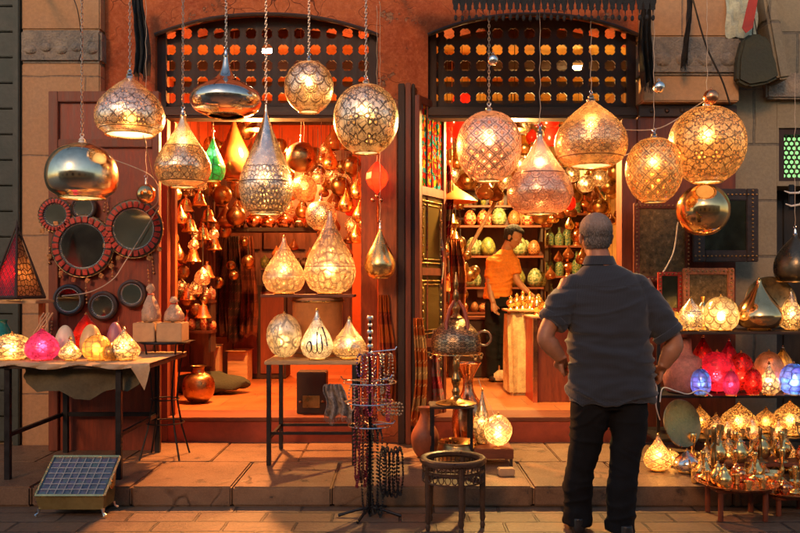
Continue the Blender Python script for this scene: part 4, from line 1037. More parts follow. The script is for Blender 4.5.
# ---------------------------------------------------------------- jewellery stand on the road
JD = 4.88; jx = X(370, JD)
t = thing('jewellery_stand', 'thin iron pole stand on a tripod foot hung with bead necklaces', 'display stand', (jx, JD, 0))
bm = nb(); tube(bm, [(0, 0, .02), (0, 0, Z(318, JD))], .009, 8); part('pole', bm, m_iron, t)
for a in (-12, 62, 190, 250):
    bm = nb(); c, s = math.cos(R(a)), math.sin(R(a)); tube(bm, [(0, 0, .05), (c * .09, s * .09, .035), (c * .19, s * .19, .008)], .009, 6); part('foot', bm, m_iron, t)
arms = [(352, .15), (382, .17), (402, .16), (425, .14)]
for k, (py, r) in enumerate(arms):
    bm = nb(); z = Z(py, JD)
    for q in range(3):
        a = R(10 + 120 * q + 35 * k); tube(bm, [(0, 0, z), (r * math.cos(a), r * math.sin(a), z + .012), (r * 1.08 * math.cos(a), r * 1.08 * math.sin(a), z + .03)], .004, 5)
    if k: ring(bm, (0, 0, z), r * .92, .0035, 28, 5)
    part('arm', bm, m_silver, t)
bm = nb()
for i in range(6): ball(bm, (0, 0, Z(318 + i * 7, JD)), .016 if i % 2 else .022, 10, 1, 1, .7)
part('finial', bm, m_silver, t)
beadmats = [M('bead_' + n, c, .25, 0, .3, 30, .2, .001) for n, c in (('black', (.015, .015, .018)), ('dark_red', (.16, .02, .03)), ('pink', (.28, .03, .09)), ('violet', (.1, .05, .18)), ('ivory', (.34, .27, .2)), ('brown', (.14, .06, .04)))]
def strand(h, w, br, mat):
    bm = nb(); n = int((2 * h) / (br * 2.0)); 
    for i in range(n):
        a = 2 * PI * i / n
        bmesh.ops.create_icosphere(bm, subdivisions=1, radius=br, matrix=Matrix.Translation((w * math.sin(a) * (1 if a < PI else 1), .004 * math.sin(i), -h / 2 + h / 2 * math.cos(a))))
    return mesh('bead_strand', bm, mat)
cache = {}
names = ['black', 'dark red', 'pink', 'violet', 'ivory', 'brown']
def put_strand(px, py, dy, h, mi, w=.02, br=.007):
    k = (round(h, 2), mi, w, br)
    if k not in cache: cache[k] = strand(h, w, br, beadmats[mi])
    o = link('bead_necklace', cache[k], None, (X(px, JD + dy), JD + dy, Z(py, JD + dy)), (0, 0, random.uniform(-1, 1)))
    return o
sl = []
for i in range(12): sl.append((387 + (i % 5) * 4.2 - 4, 447 + (i % 3) * 2, -.08 + .03 * (i % 4), .27, 0, 'black bead necklace in the thick black bunch at the lower right of the stand', 'black necklaces in the thick bunch'))
for i in range(9): sl.append((357 + (i % 4) * 4, 405 + (i % 3) * 2, -.1 + .03 * (i % 4), .48 - .04 * (i % 3), (1, 5, 1, 0)[i % 4], 'long dark bead necklace hanging down the left side of the stand', 'long dark necklaces'))
for i in range(7): sl.append((365 + (i % 4) * 5, 425 + (i % 2) * 3, -.06 + .05 * (i % 3), .52, 0, 'long black bead necklace hanging close to the pole of the stand', 'long black necklaces'))
for i in range(9): sl.append((352 + i * 4.5, 385, -.1 + .04 * (i % 4), .15 + .03 * (i % 3), (4, 2, 1, 3, 2, 1, 4, 5, 2)[i], None, None))
for i in range(8): sl.append((360 + i * 4.4, 354, -.1 + .04 * (i % 4), .13 + .05 * (i % 3), (3, 4, 2, 3, 1, 4, 5, 4)[i], None, None))
for i in range(5): sl.append((386 + i * 3.4, 403, -.02, .07, 4, 'short ivory bead necklace on the right arm of the stand', 'short ivory necklaces'))
for px, py, dy, h, mi, lb, g in sl:
    o = put_strand(px, py, dy, h, mi); o['category'] = 'necklace'
    if lb is None:
        row = 'second row from the top' if py > 370 else 'topmost row'
        lb = f'short {names[mi]} bead necklace on the {row} of the stand'; g = f'{names[mi]} necklaces, {row}'
    o['label'] = lb; o['group'] = g

# ---------------------------------------------------------------- glass topped box on the road
t = thing('display_box', 'low brass box with slanted gridded glass lid leaning on the kerb, on small feet', 'display box', (X(77, 4.95), 4.95, 0))
ox, oy = X(77, 4.95), 4.95
FLx, FRx = X(35, 4.83) - ox, X(104, 4.83) - ox; BLx, BRx = X(54, 5.04) - ox, X(117, 5.04) - ox
zf, zb_ = Z(496, 4.83), Z(457, 5.04); yf, yb = 4.83 - oy, 5.04 - oy
tf = [(FLx, yf, zf), (FRx, yf, zf), (BRx, yb, zb_), (BLx, yb, zb_)]
bf = [(FLx + .02, yf + .01, .045), (FRx - .01, yf + .01, .045), (BRx - .01, yb - .02, .05), (BLx + .03, yb - .02, .05)]
bm = nb(); va = [bm.verts.new(p) for p in tf]; vb = [bm.verts.new(p) for p in bf]
bm.faces.new(vb[::-1])
for i in range(4): bm.faces.new([vb[i], vb[(i + 1) % 4], va[(i + 1) % 4], va[i]])
m_obrass = M('dull_brass_sheet', (.34, .25, .09), .42, .75, .35, 5, .3, .003)
part('body', bm, m_obrass, t, smooth=False)
U = (Vector(tf[1]) - Vector(tf[0])); V = (Vector(tf[3]) - Vector(tf[0])); NN = U.cross(V).normalized()
def q(u, v, w=0): return Vector(tf[0]) + U * u + V * v + NN * w
def bar(bm, a, b, r): tube(bm, [a, b], r, 4)
bm = nb(); f = bm.faces.new([bm.verts.new(q(u, v, -.006)) for u, v in ((0.01, .01), (.99, .01), (.99, .99), (.01, .99))])
tt = NT('blue_rose_trinkets'); oc = tt.coord('Object'); vo = tt.n('ShaderNodeTexVoronoi'); tt.lk(oc, vo.inputs['Vector']); vo.inputs['Scale'].default_value = 42
hs = tt.n('ShaderNodeHueSaturation'); tt.lk(vo.outputs['Color'], hs.inputs['Color']); hs.inputs['Saturation'].default_value = .5; hs.inputs['Value'].default_value = .35
cc = tt.mix(.55, hs.outputs[0], (.06, .09, .17)); nd = tt.bsdf(cc, .35); m_trink = tt.done(nd.outputs[0])
part('trinkets', bm, m_trink, t, smooth=False)
bm = nb()
for i in range(1, 8): bar(bm, q(.04 + i * .115, .04, .005), q(.04 + i * .115, .96, .005), .0032)
for i in range(1, 7): bar(bm, q(.04, .02 + i * .137, .004), q(.96, .02 + i * .137, .004), .0028)
part('grid', bm, m_white, t)
bm = nb()
for a, b in (((0, 0), (1, 0)), ((1, 0), (1, 1)), ((1, 1), (0, 1)), ((0, 1), (0, 0))): bar(bm, q(*a, .004), q(*b, .004), .009)
part('frame', bm, m_brass, t)
bm = nb(); f = bm.faces.new([bm.verts.new(q(u, v, .009)) for u, v in ((.02, .02), (.98, .02), (.98, .98), (.02, .98))])
tt = NT('lid_glass'); gl = tt.n('ShaderNodeBsdfGlossy'); gl.inputs['Roughness'].default_value = .04; tr = tt.n('ShaderNodeBsdfTransparent'); fr = tt.n('ShaderNodeFresnel')
part('glass', bm, tt.done(tt.shmix(tt.ma('ADD', fr.outputs[0], .06), tr.outputs[0], gl.outputs[0])), t, smooth=False)
for i, p in enumerate(bf):
    bm = nb(); d = Vector((p[0], p[1], 0)).normalized() * .02
    tube(bm, [(p[0], p[1], .05), (p[0] + d.x * .2, p[1] + d.y * .2, .025), (p[0] + d.x, p[1] + d.y, .010)], [.012, .007, .012], 8); part('foot', bm, m_silver, t)
bm = nb(); ring(bm, (BRx + .004, (yf + yb) / 2, .17), .022, .004, 14, 5, 'X'); part('handle', bm, m_brass, t)

# ---------------------------------------------------------------- round openwork table
RD = 4.66
t = thing('round_table', 'round carved dark brown table frame with an open top standing on the road', 'table', (X(453, RD), RD, 0)); rt = .185; zt3 = Z(457, RD)
m_carve = M('carved_brown_wood', (.075, .038, .022), .36, 0, .5, 14, .5, .004)
bm = nb(); lathe(bm, [(rt - .035, zt3 - .02), (rt - .035, zt3 - .002), (rt - .028, zt3 + .003), (rt - .004, zt3 + .003), (rt + .004, zt3 - .004), (rt + .004, zt3 - .022), (rt - .03, zt3 - .024), (rt - .035, zt3 - .02)], 56); part('top_ring', bm, m_carve, t)
bm = nb(); r0 = rt - .012
for zz in (zt3 - .028, zt3 - .064, zt3 - .07, zt3 - .125): lathe(bm, [(r0 - .008, zz - .005), (r0 + .004, zz - .005), (r0 + .004, zz + .005), (r0 - .008, zz + .005), (r0 - .008, zz - .005)], 48)
n = 44
for i in range(n):
    a = 2 * PI * i / n; c, s = math.cos(a), math.sin(a)
    tube(bm, [(r0 * c, r0 * s, zt3 - .06), (r0 * c, r0 * s, zt3 - .03)], .003, 5)
    m4 = Matrix.Translation((r0 * c, r0 * s, zt3 - .047)); bmesh.ops.create_icosphere(bm, subdivisions=1, radius=.006, matrix=m4)
for i in range(28):
    a = 2 * PI * i / 28
    pts = [(r0 * math.cos(a + .09 * math.cos(k)), r0 * math.sin(a + .09 * math.cos(k)), zt3 - .097 + .021 * math.sin(k)) for k in [2 * PI * j / 10 for j in range(10)]]
    tube(bm, pts, .0032, 4, False, 1., True)
part('carved_apron', bm, m_carve, t)
bm = nb(); lathe(bm, [(0, zt3 - .135), (r0 - .012, zt3 - .135), (r0 - .012, zt3 - .128), (0, zt3 - .128)], 40); part('tray', bm, m_dwood, t)
for k in range(5):
    a = R(-90 + 12 + 72 * k); c, s = (r0 - .006) * math.cos(a), (r0 - .006) * math.sin(a); bm = nb()
    lathe(bm, [(0, 0), (.012, 0), (.015, .02), (.010, .035), (.016, .05), (.014, .12), (.018, .2), (.017, zt3 - .03), (0, zt3 - .03)], 10, (c, s, 0)); part('leg', bm, m_carve, t)

# ---------------------------------------------------------------- glazed door leaf and goods at its foot
t = thing('glazed_door', 'open door leaf with stained glass panel, swung back against the middle pillar', 'door', (X(417, 6.38), 6.36, PAVE))
ang = R(62); t.rotation_euler = (0, 0, ang); Wd = .50; Hd = 2.72
bm = nb()
for a, b in (((0, -.02, 0), (.05, .02, Hd)), ((Wd - .05, -.02, 0), (Wd, .02, Hd))): span(bm, a, b, .004)
for z0, z1 in ((0, .08), (.75, .82), (1.32, 1.38), (1.95, 2.02), (Hd - .06, Hd)): span(bm, (.051, -.018, z0), (Wd - .051, .018, z1), .003)
part('frame', bm, m_bwood, t)
tt = NT('stained_glass'); vo = tt.n('ShaderNodeTexVoronoi'); tt.lk(tt.coord('Object', (1, 1, 1)), vo.inputs['Vector']); vo.inputs['Scale'].default_value = 34
cr = tt.n('ShaderNodeValToRGB'); tt.lk(vo.outputs['Color'], cr.inputs[0]); e = cr.color_ramp; e.interpolation = 'CONSTANT'
e.elements[0].color = (.4, .02, .01, 1); e.elements[1].position = .72; e.elements[1].color = (.03, .2, .25, 1)
for p_, c_ in ((.42, (.5, .25, .02, 1)), (.55, (.45, .02, .03, 1)), (.63, (.02, .10, .02, 1))): x_ = e.elements.new(p_); x_.color = c_
tl = tt.n('ShaderNodeBsdfTranslucent'); tt.lk(cr.outputs[0], tl.inputs[0]); gl = tt.bsdf(cr.outputs[0], .9, 0, .0); m_stain = tt.done(tt.shmix(.12, gl.outputs[0], tl.outputs[0]))
m_yel = NT('yellow_olive_glass'); g1 = m_yel.bsdf((.10, .065, .015), .3); tl = m_yel.n('ShaderNodeBsdfTranslucent'); tl.inputs[0].default_value = (.6, .42, .06, 1); m_yel = m_yel.done(m_yel.shmix(.2, g1.outputs[0], tl.outputs[0]))
for z0, z1, mm in ((2.02, Hd - .06, m_stain), (1.38, 1.95, m_yel), (.82, 1.32, m_yel), (.08, .75, m_bwood)):
    bm = nb(); span(bm, (.05, -.004, z0), (Wd - .05, .004, z1)); part('pane', bm, mm, t, smooth=False)
bm = nb()
for z0, z1 in ((2.02, Hd - .06),):
    for k in range(1, 4): tube(bm, [(.05 + k * .1, -.006, z0), (.05 + k * .1, -.006, z1)], .003, 4)
    for k in range(1, 6): tube(bm, [(.05, -.006, z0 + k * .11), (Wd - .05, -.006, z0 + k * .11)], .003, 4)
part('leading', bm, m_iron, t)
for z0, z1 in ((1.38, 1.95), (.82, 1.32), (.08, .75)):
    bm = nb()
    for k in (.07, .10): tube(bm, [(k, -.008, z0 + k - .03), (Wd - k, -.008, z0 + k - .03), (Wd - k, -.008, z1 - k + .03), (k, -.008, z1 - k + .03)], .005 if k < .08 else .003, 5, False, 1., True)
    for i in range(6):
        for k in (.085, Wd - .085): ball(bm, (k, -.008, z0 + .1 + i * (z1 - z0 - .2) / 5), .010, 6)
    part('gilt_beading', bm, m_brass, t)
# hanging scarves beside the door
def scarf(label, px, y0, y1, D, w, mat, cat='scarf', name='hanging_scarf'):
    """hanging cloth gathered at the top, folds opening downwards, fringe at the hem"""
    r_ = random.Random(int(px * 7 + y0)); bm = nb(); z0, z1 = Z(y1, D), Z(y0, D); g = []; nx, nz = 36, 26
    ph = [r_.uniform(0, 6) for _ in range(5)]; hgt = z1 - z0
    for j in range(nz + 1):
        k = j / nz; row = []; wid = w * (.72 + .34 * k ** .6 + .05 * math.sin(k * 9 + ph[3]))
        for i in range(nx + 1):
            u = i / nx; s_ = u - .5
            y = (.010 + .022 * k) * math.sin(u * 17 + ph[0] + 1.3 * math.sin(k * 3 + ph[1])) + .012 * math.sin(u * 31 + ph[2] + k * 4) + .02 * noise.noise(Vector((u * 5, k * 6, px)))
            row.append(bm.verts.new((wid * s_ + .02 * math.sin(k * 4 + ph[4]), y, -hgt * k + .018 * k * math.sin(u * 9 + ph[1]))))
        g.append(row)
    for j in range(nz):
        for i in range(nx): bm.faces.new([g[j][i], g[j][i + 1], g[j + 1][i + 1], g[j + 1][i]])
    hem = [v.co.copy() for v in g[-1]]
    solidify(bm, geom=bm.faces[:], thickness=.003)
    for p in hem[::1]: tube(bm, [p, p + Vector((r_.uniform(-.003, .003), r_.uniform(-.004, .004), -.022)), p + Vector((r_.uniform(-.008, .008), r_.uniform(-.006, .006), -.045))], [.0022, .0018, .0008], 3)
    solo(name, label, cat, bm, mat, (X(px, D), D, z1), ang=75)
def woven(name, c1, c2, bands=26., thread=300):
    t = NT(name); v = t.coord('Object'); sp = t.n('ShaderNodeSeparateXYZ'); t.lk(v, sp.inputs[0])
    z_ = t.ma('MULTIPLY', sp.outputs[2], bands); s1 = t.ramp(t.ma('SINE', z_), .25, .35); s2 = t.ramp(t.ma('SINE', t.ma('MULTIPLY', z_, 2.7)), .6, .7)
    zg = t.ma('LESS_THAN', t.ma('ABSOLUTE', t.ma('SUBTRACT', t.ma('FRACT', t.ma('MULTIPLY', sp.outputs[0], 38)), t.ma('FRACT', t.ma('MULTIPLY', sp.outputs[2], 30)))), .22)
    w = t.noise(v, thread, 2); a = t.noise(v, 6, 4)
    c = t.mix(s1, c1, c2); c = t.mix(t.ma('MULTIPLY', s2, t.ma('MULTIPLY', zg, .8)), c, mul(c2, 2.2)); c = t.mix(t.ramp(w, .3, .7, 0, .5), c, mul(c1, .4)); c = t.mix(t.ramp(a, .45, .7, 0, .5), c, mul(c1, .5))
    nd = t.bsdf(c, .95, 0, .08); t.bump(t.ma('ADD', w, a), .6, .003, nd); return t.done(nd.outputs[0])
cm = lambda n, c, s=14: M(n, c, .85, 0, .5, s, .8, .006)
for q_ in range(3): scarf(('leftmost', 'middle', 'rightmost')[q_] + ' of three dark garments hanging before the dark red cupboard of the left shop', 222 + q_ * 13, 236, 332 + 8 * (q_ % 2), 8.9 - .08 * q_, .17, woven('dark_garment', ((.09, .03, .018), (.04, .02, .016), (.13, .035, .015))[q_], (.07, .02, .015)), 'garment', 'hanging_garment')
scarf('grey white lace cloth hanging under the right end of the small table', 336, 384, 416, 5.62, .17, M('lace_net', (.34, .28, .24), .9, 0, .8, 60, 1., .01), 'cloth', 'lace_cloth')
scarf('orange embroidered scarf hanging low beside the brass domed lamp', 419, 318, 420, 6.3, .10, woven('orange_scarf', (.5, .11, .02), (.5, .3, .1)))
scarf('pale pink and white scarf hanging behind the brass domed lamp', 434, 330, 398, 6.6, .12, woven('pink_scarf', (.5, .26, .16), (.5, .05, .05)))
scarf('red scarf hanging under the stained glass panel', 446, 165, 240, 6.9, .10, woven('red_scarf', (.4, .02, .02), (.5, .3, .1)))
scarf('white patterned scarf hanging right of the yellow glass panes', 437, 205, 285, 6.75, .09, woven('white_scarf', (.5, .4, .3), (.4, .04, .03)))
scarf('long orange curtain on the inner side of the middle pillar', 456, 240, 320, 7.2, .14, woven('orange_curtain', (.4, .12, .03), (.16, .03, .02)))
scarf('long narrow orange curtain along the right jamb of the left shop', 386, 295, 400, 6.44, .12, woven('orange_curtain_left', (.5, .11, .02), (.25, .04, .02)))
scarf('dark narrow banner hanging from the wall above the silver dome lamp', 140, -5, 75, 6.3, .11, m_rub, 'banner', 'dark_banner')
scarf('dark narrow banner at the left edge of the right stone pier', 647, -5, 85, 6.2, .09, m_rub, 'banner', 'dark_banner')
scarf('thin black strap hanging in the middle of the right stone pier', 687, -5, 62, 6.2, .035, m_rub, 'strap', 'hanging_strap')

# ---- domed brass incense lamp on a low stand
SD = 5.75
t = thing('low_stand', 'low dark iron stand under the brass domed lamp', 'stand', (X(451, SD), SD, PAVE)); hz_ = Z(404, SD) - PAVE; hx = S(19, SD)
legs(t, [(-hx, -.12), (hx, -.12), (-hx, .12), (hx, .12)], hz_ - .016, .010, m_iron, sq=True)
bm = nb(); span(bm, (-hx - .02, -.14, hz_ - .015), (hx + .02, .14, hz_), .004); part('top', bm, m_dwood, t)
t = thing('domed_table_lamp', 'large engraved brass lamp with domed hood, red crossed handle and tall finial', 'lamp', (X(456, SD), SD, PAVE + hz_ + .001)); h = Z(275, SD) - (PAVE + hz_)
bm = nb(); lathe(bm, cat_rom([(0, 0), (.13, 0), (.135, .012), (.06, .03), (.025, .06), (.03, .09), (.02, .12), (.035, .17), (.02, .22), (.028, .28), (.018, .33), (.02, .42)], 3), 24); part('column', bm, m_dbrass, t)
zh = Z(352, SD) - PAVE - hz_; bm = nb()
R_ = S(25, SD); lathe(bm, cat_rom([(R_ * .97, 0), (R_, .02), (R_ * .98, .09), (R_ * .86, .14), (R_ * .6, .19), (R_ * .34, .225), (R_ * .2, .24)], 4), 40, (0, 0, zh))
m_engr = glassmat('engraved_old_brass', (.6, .42, .24), WARM, 'flower', 16, 7, .08, .12, .3, line=(.03, .018, .01), clear=.5); part('hood', bm, m_engr, t)
bm = nb(); lathe(bm, cat_rom([(.05, zh + .24), (.02, zh + .27), (.03, zh + .31), (.014, zh + .34), (.022, zh + .40), (.01, zh + .44), (.018, zh + .47), (.004, h + .02)], 3), 16); part('finial', bm, m_dbrass, t)
for s in (-1, 1):
    bm = nb(); tube(bm, [(s * .015, -.05, zh + .36), (s * .05, -.07, zh + .30), (s * .075, -.085, zh + .2), (s * .07, -.11, zh + .14)], [.010, .014, .015, .008], 10); part('red_handle', bm, m_redtile, t)
bm = nb()
for k in range(8):
    a = 2 * PI * k / 8; ring(bm, (R_ * math.cos(a), R_ * math.sin(a), zh - .02), .014, .003, 10, 4, 'Y'); ball(bm, (R_ * math.cos(a), R_ * math.sin(a), zh - .04), .012, 8)
ring(bm, (0, 0, zh - .012), R_, .004, 40, 5); part('bead_fringe', bm, m_brass, t)
bm = nb(); bm2 = None; ring(bm, (.19, -.05, zh + .1), .05, .008, 16, 6, 'Y'); part('side_handle', bm, m_silver, t)
def vase(label, px, py, D, prof, mat, name='vase', cat='vase', seg=28, z=None, group=None):
    bm = nb(); lathe(bm, cat_rom(prof, 4), seg); return solo(name, label, cat, bm, mat, (X(px, D), D, Z(py, D) if z is None else z), group)
vase('tall copper red vase right behind the brass domed lamp', 468, 0, 6.05, [(0, 0), (.07, 0), (.09, .05), (.12, .22), (.10, .36), (.045, .46), (.04, .56), (.09, .66), (.10, .67)], m_copper, 'copper_vase', z=PAVE + .001)
vase('dark ribbed bowl under the low stand of the brass domed lamp', 458, 0, 5.74, [(0, 0), (.09, .0), (.13, .03), (.15, .09), (.13, .14), (.14, .15), (.12, .145), (0, .06)], m_dbrass, 'dark_bowl', 'bowl', z=PAVE + .001)
vase('rusty clay pitcher between the pillar and the low stand', 425, 0, 5.95, [(0, 0), (.05, 0), (.09, .06), (.1, .16), (.05, .26), (.035, .32), (.055, .36)], M('rust_clay', (.3, .08, .03), .6), 'clay_pitcher', 'pitcher', z=PAVE + .001)
m_netlamp = glassmat('netted_white_glass', (.9, .8, .6), (1., .72, .35), 'diamond', 5, 4, .04, .6, .25, line=(.2, .06, .03))
t = thing('wooden_crate', 'small wooden box on legs under the lit white egg lamp', 'crate', (X(492, 5.72), 5.75, PAVE))
zcr = Z(449, 5.6) - PAVE
bm = nb(); span(bm, (-.135, -.15, zcr - .07), (.135, .15, zcr), .004); part('body', bm, m_bwoodx, t)
legs(t, [(-.12, -.13), (.12, -.13), (-.12, .13), (.12, .13)], zcr - .071, .010, m_dwood, sq=True)
stand_lamp('bright white egg lamp netted with dark bands on the small wooden box', 498, 412, 446, 14, 5.66, 'ball', m_netlamp, 12, PAVE + zcr + .001)
stand_lamp('tall narrow lit cream lamp behind the white egg lamp', 482, 388, 440, 9, 5.8, 'tear', m_creamg, 10, PAVE + zcr + .001, seg=32)
stand_lamp('small lit lantern hanging red and cream beside the copper vase', 482, 352, 377, 10, 6.15, 'bowl', m_creamg, 9, seg=32) if False else None
bm = nb(); bx(bm, (0, 0, .025), (.105, .07, .05), Matrix.Rotation(.12, 4, 'Z'), .006)
solo('brick', 'loose pale brick on the pavement in front of the small wooden box', 'brick', bm, m_card, (X(506, 5.36), 5.36, PAVE + .001))
cable('white flex running down to the lit egg lamp', [W(478, 378, 6.0), W(484, 395, 5.9), W(494, 415, 5.8), W(503, 446, 5.7)], m_cord, .003)

# ---------------------------------------------------------------- inside the right shop
def wshelf(label, x0p, x1p, py, D, dep=.25, mat=m_bwoodx):
    z = Z(py, D); t = thing('wall_shelf', label, 'shelf', (X((x0p + x1p) / 2, D), D, z)); w = (X(x1p, D) - X(x0p, D)) / 2
    bm = nb(); span(bm, (-w, -dep / 2, -.025), (w, dep / 2, 0)); part('board', bm, mat, t)
    for s in (-1, 1):
        bm = nb(); span(bm, (s * (w - .02) - .012, -dep / 2 + .02, -.2), (s * (w - .02) + .012, dep / 2, -.026)); part('bracket', bm, m_dwood, t)
    return z + .001
m_eg = M('green_onyx', (.16, .2, .09), .25, 0, .5, 9, .1, .001, col2=(.42, .42, .22))
m_eo = M('orange_onyx', (.6, .28, .08), .25, 0, .4, 9, .1, .001)
m_ey = M('lime_onyx', (.45, .42, .08), .25, 0, .4, 9, .1, .001)
m_er = painted('painted_red_ware', (.4, .04, .02), (.6, .4, .15), 'flower', 5, 2.5)
m_eg = painted('painted_green_ware', (.14, .2, .08), (.45, .42, .2), 'lace', 6, 5)
m_eo = painted('painted_orange_ware', (.55, .2, .05), (.1, .04, .02), 'diamond', 6, 4)
m_ey = painted('painted_lime_ware', (.4, .36, .06), (.12, .14, .05), 'scale', 6, 5)
D = 10.2
rows = [(226, [(470, m_er), (483, m_er), (499, m_eg), (514, m_eo), (528, m_er)]), (256, [(458, m_eo), (473, m_eg), (488, m_ey), (520, m_eg), (534, m_eo)]), (287, [(452, m_er), (470, m_eg), (518, m_ey), (535, m_eg)])]
mn = {m_er: 'red', m_eg: 'mottled green', m_eo: 'orange', m_ey: 'lime yellow'}
rn = ['top egg shelf', 'middle egg shelf', 'lowest egg shelf']
for k, (py, es) in enumerate(rows):
    z = wshelf(f'{rn[k]} of three behind the shopkeeper', 447, 542, py, D)
    for i, (px, mm) in enumerate(es):
        s = 7.6 if mm in (m_eg, m_ey) else 6.4
        egg(f'{mn[mm]} stone egg on the {rn[k]} behind the shopkeeper', px, py - s * 2.5, s, D, mm, z, group=f'{mn[mm]} eggs on the {rn[k]}', seg=18)
        egg(f'{mn[mm]} stone egg on the {rn[k]} behind the shopkeeper', px + 6, py - s * 2.1, s * .7, D + .07, mm, z, group=f'{mn[mm]} eggs on the {rn[k]}', seg=14) if i % 2 else None
D = 10.6
bmv = nb(); lathe(bmv, cat_rom([(0, 0), (.05, 0), (.06, .1), (.05, .16), (.02, .2), (.02, .27), (.03, .28)], 3), 16); me_b = mesh('glass_bottle', bmv, painted('green_bottle_glass', (.08, .17, .09), (.3, .26, .08), 'lace', 6, 6, .06, .12))
bmv = nb(); lathe(bmv, cat_rom([(0, 0), (.07, 0), (.05, .04), (.09, .12), (.07, .2), (.03, .24), (.05, .28)], 3), 18); me_p = mesh('copper_jug', bmv, m_copper)
for k, (py, nm) in enumerate(((214, 'upper'), (246, 'middle'), (276, 'lower'))):
    z = wshelf(f'{nm} shelf of bottles at the right rear of the shop', 546, 625, py, D, .3)
    for i in range(9):
        b = (i + k) % 4 != 0
        o = link('glass_bottle' if b else 'copper_jug', me_b if b else me_p, None, (X(550 + i * 8.6, D), D - .05 * (i % 2), z)); o.scale = (1, 1, .85 + .1 * ((i * 7 + k) % 4))
        o['label'] = f"{'green glass bottle' if b else 'copper jug'} on the {nm} shelf at the right rear"; o['category'] = 'bottle' if b else 'jug'; o['group'] = f"{'bottles' if b else 'jugs'} on the {nm} shelf"
bm = nb(); tube(bm, [(0, 0, 0), (.62, .25, 1.1)], .022, 8)
solo('wooden_pole', 'long pale wooden pole leaning in front of the egg shelves', 'pole', bm, m_lwood, W(455, 275, 8.6))
# counter with brass goods, cream cloth and red end
t = thing('shop_counter', 'long dark counter with a red painted end inside the right shop', 'counter', (X(540, 7.6), 8.0, FLOOR))
cx0, cx1 = X(534, 7.35) , X(600, 7.35); cz = Z(316, 7.4)
bm = nb(); span(bm, (cx0 - X(540, 7.6) + .011, -.62, 0), (cx1 - X(540, 7.6), .7, cz - FLOOR - .02), .006); part('body', bm, m_bwood, t)
bm = nb(); span(bm, (cx0 - X(540, 7.6) - .006, -.64, 0), (cx0 - X(540, 7.6) + .01, .7, cz - FLOOR - .02), .003); part('end_panel', bm, m_red, t)
bm = nb(); span(bm, (cx0 - X(540, 7.6) - .03, -.66, cz - FLOOR - .019), (cx1 - X(540, 7.6) + .02, .72, cz - FLOOR), .004); part('top', bm, m_lwood, t)
bm = nb(); span(bm, (cx0 - X(540, 7.6) - .009, -.655, 0), (cx0 - X(540, 7.6) + .03, -.641, cz - FLOOR - .02)); part('edge_strip', bm, m_copper, t)
bm = nb(); span(bm, (-.02, -.645, .62), (.0, -.64, .8)) ; bm.free()
t = thing('cloth_table', 'small table draped in a yellow cream cloth beside the counter', 'table', (X(524, 8.0), 8.0, FLOOR)); hz2 = Z(309, 8.0) - FLOOR
bm = nb(); span(bm, (-.17, -.2, .0), (.17, .2, hz2 - .02), .03)
bmesh.ops.subdivide_edges(bm, edges=bm.edges[:], cuts=6, use_grid_fill=True)
for v in bm.verts: v.co.x += .012 * math.sin(v.co.y * 60 + v.co.z * 3); v.co.y += .012 * math.sin(v.co.x * 60)
part('cloth', bm, cm('cream_cloth', (.55, .42, .18)), t); bm = nb(); span(bm, (-.19, -.22, hz2 - .019), (.19, .22, hz2), .004); part('top', bm, m_lwood, t)
goods = [(502, 311, 8.3), (510, 311, 8.2), (517, 310, 8.1), (523, 309, 8.05), (530, 309, 8.0), (537, 315, 7.6), (545, 315, 7.5), (553, 315, 7.55), (506, 311, 8.45), (526, 309, 7.95)]
bmv = nb(); lathe(bmv, cat_rom([(0, 0), (.035, 0), (.02, .03), (.045, .07), (.04, .11), (.015, .14), (.02, .16), (0, .18)], 3), 16); me_g = mesh('brass_pot', bmv, m_brass)
for i, (px, py, D) in enumerate(goods):
    zz = cz + .001 if D < 7.8 else FLOOR + hz2 + .001
    onc = D < 7.8
    o = link('brass_pot', me_g, None, (X(px, D) if onc else X(524, 8.0) + (i % 5 - 2) * .07, D if onc else 8.0 + .08 * (i % 3 - 1), zz)); o.scale = (1, 1, .7 + .15 * (i % 3))
    o['label'] = 'little brass pot on the counter beside the man' if onc else 'little brass pot on the cloth draped table by the shopkeeper'; o['category'] = 'pot'; o['group'] = 'brass pots on the counter' if onc else 'brass pots on the draped table'
for px, D, lb in ((508, 8.9, 'pale stuffed sack lying on the shop floor beside the shopkeeper'), (524, 8.6, 'second smaller stuffed sack on the shop floor beside the draped table')):
    bm = nb(); ball(bm, (0, 0, .07), .12, 14, 1.3, .8, .6)
    for v in bm.verts: v.co += Vector(noise.noise_vector(v.co * 14)) * .03; v.co.z = max(0, v.co.z)
    solo('cloth_sack', lb, 'sack', bm, cm('sack_cream', (.6, .45, .25)), (X(px, D), D, FLOOR + .001))
t = thing('dark_workbench', 'dark bench with dangling straps behind the brass domed lamp', 'bench', (X(470, 9.4), 9.5, FLOOR + .001))
bm = nb(); span(bm, (-.25, -.2, 0), (.22, .2, .66), .01); part('body', bm, m_dwood, t); bm = nb(); span(bm, (-.28, -.23, .661), (.24, .22, .69), .004); part('top', bm, m_bwoodx, t)
vase('wide orange bell shaped shade hanging in the left half of the right shop', 452, 202, 7.0, [(.22, 0), (.20, .02), (.13, .07), (.05, .12), (.012, .16), (.004, .17), (.003, 1.2)], M('orange_shade', (.6, .22, .05), .35, .3), 'bell_shade', 'hanging lamp')
# back cabinet
t = thing('back_cabinet', 'tall brown cabinet with glowing yellow panes behind the man', 'cabinet', (X(598, 9.9), 10.0, FLOOR + .001)) if False else None
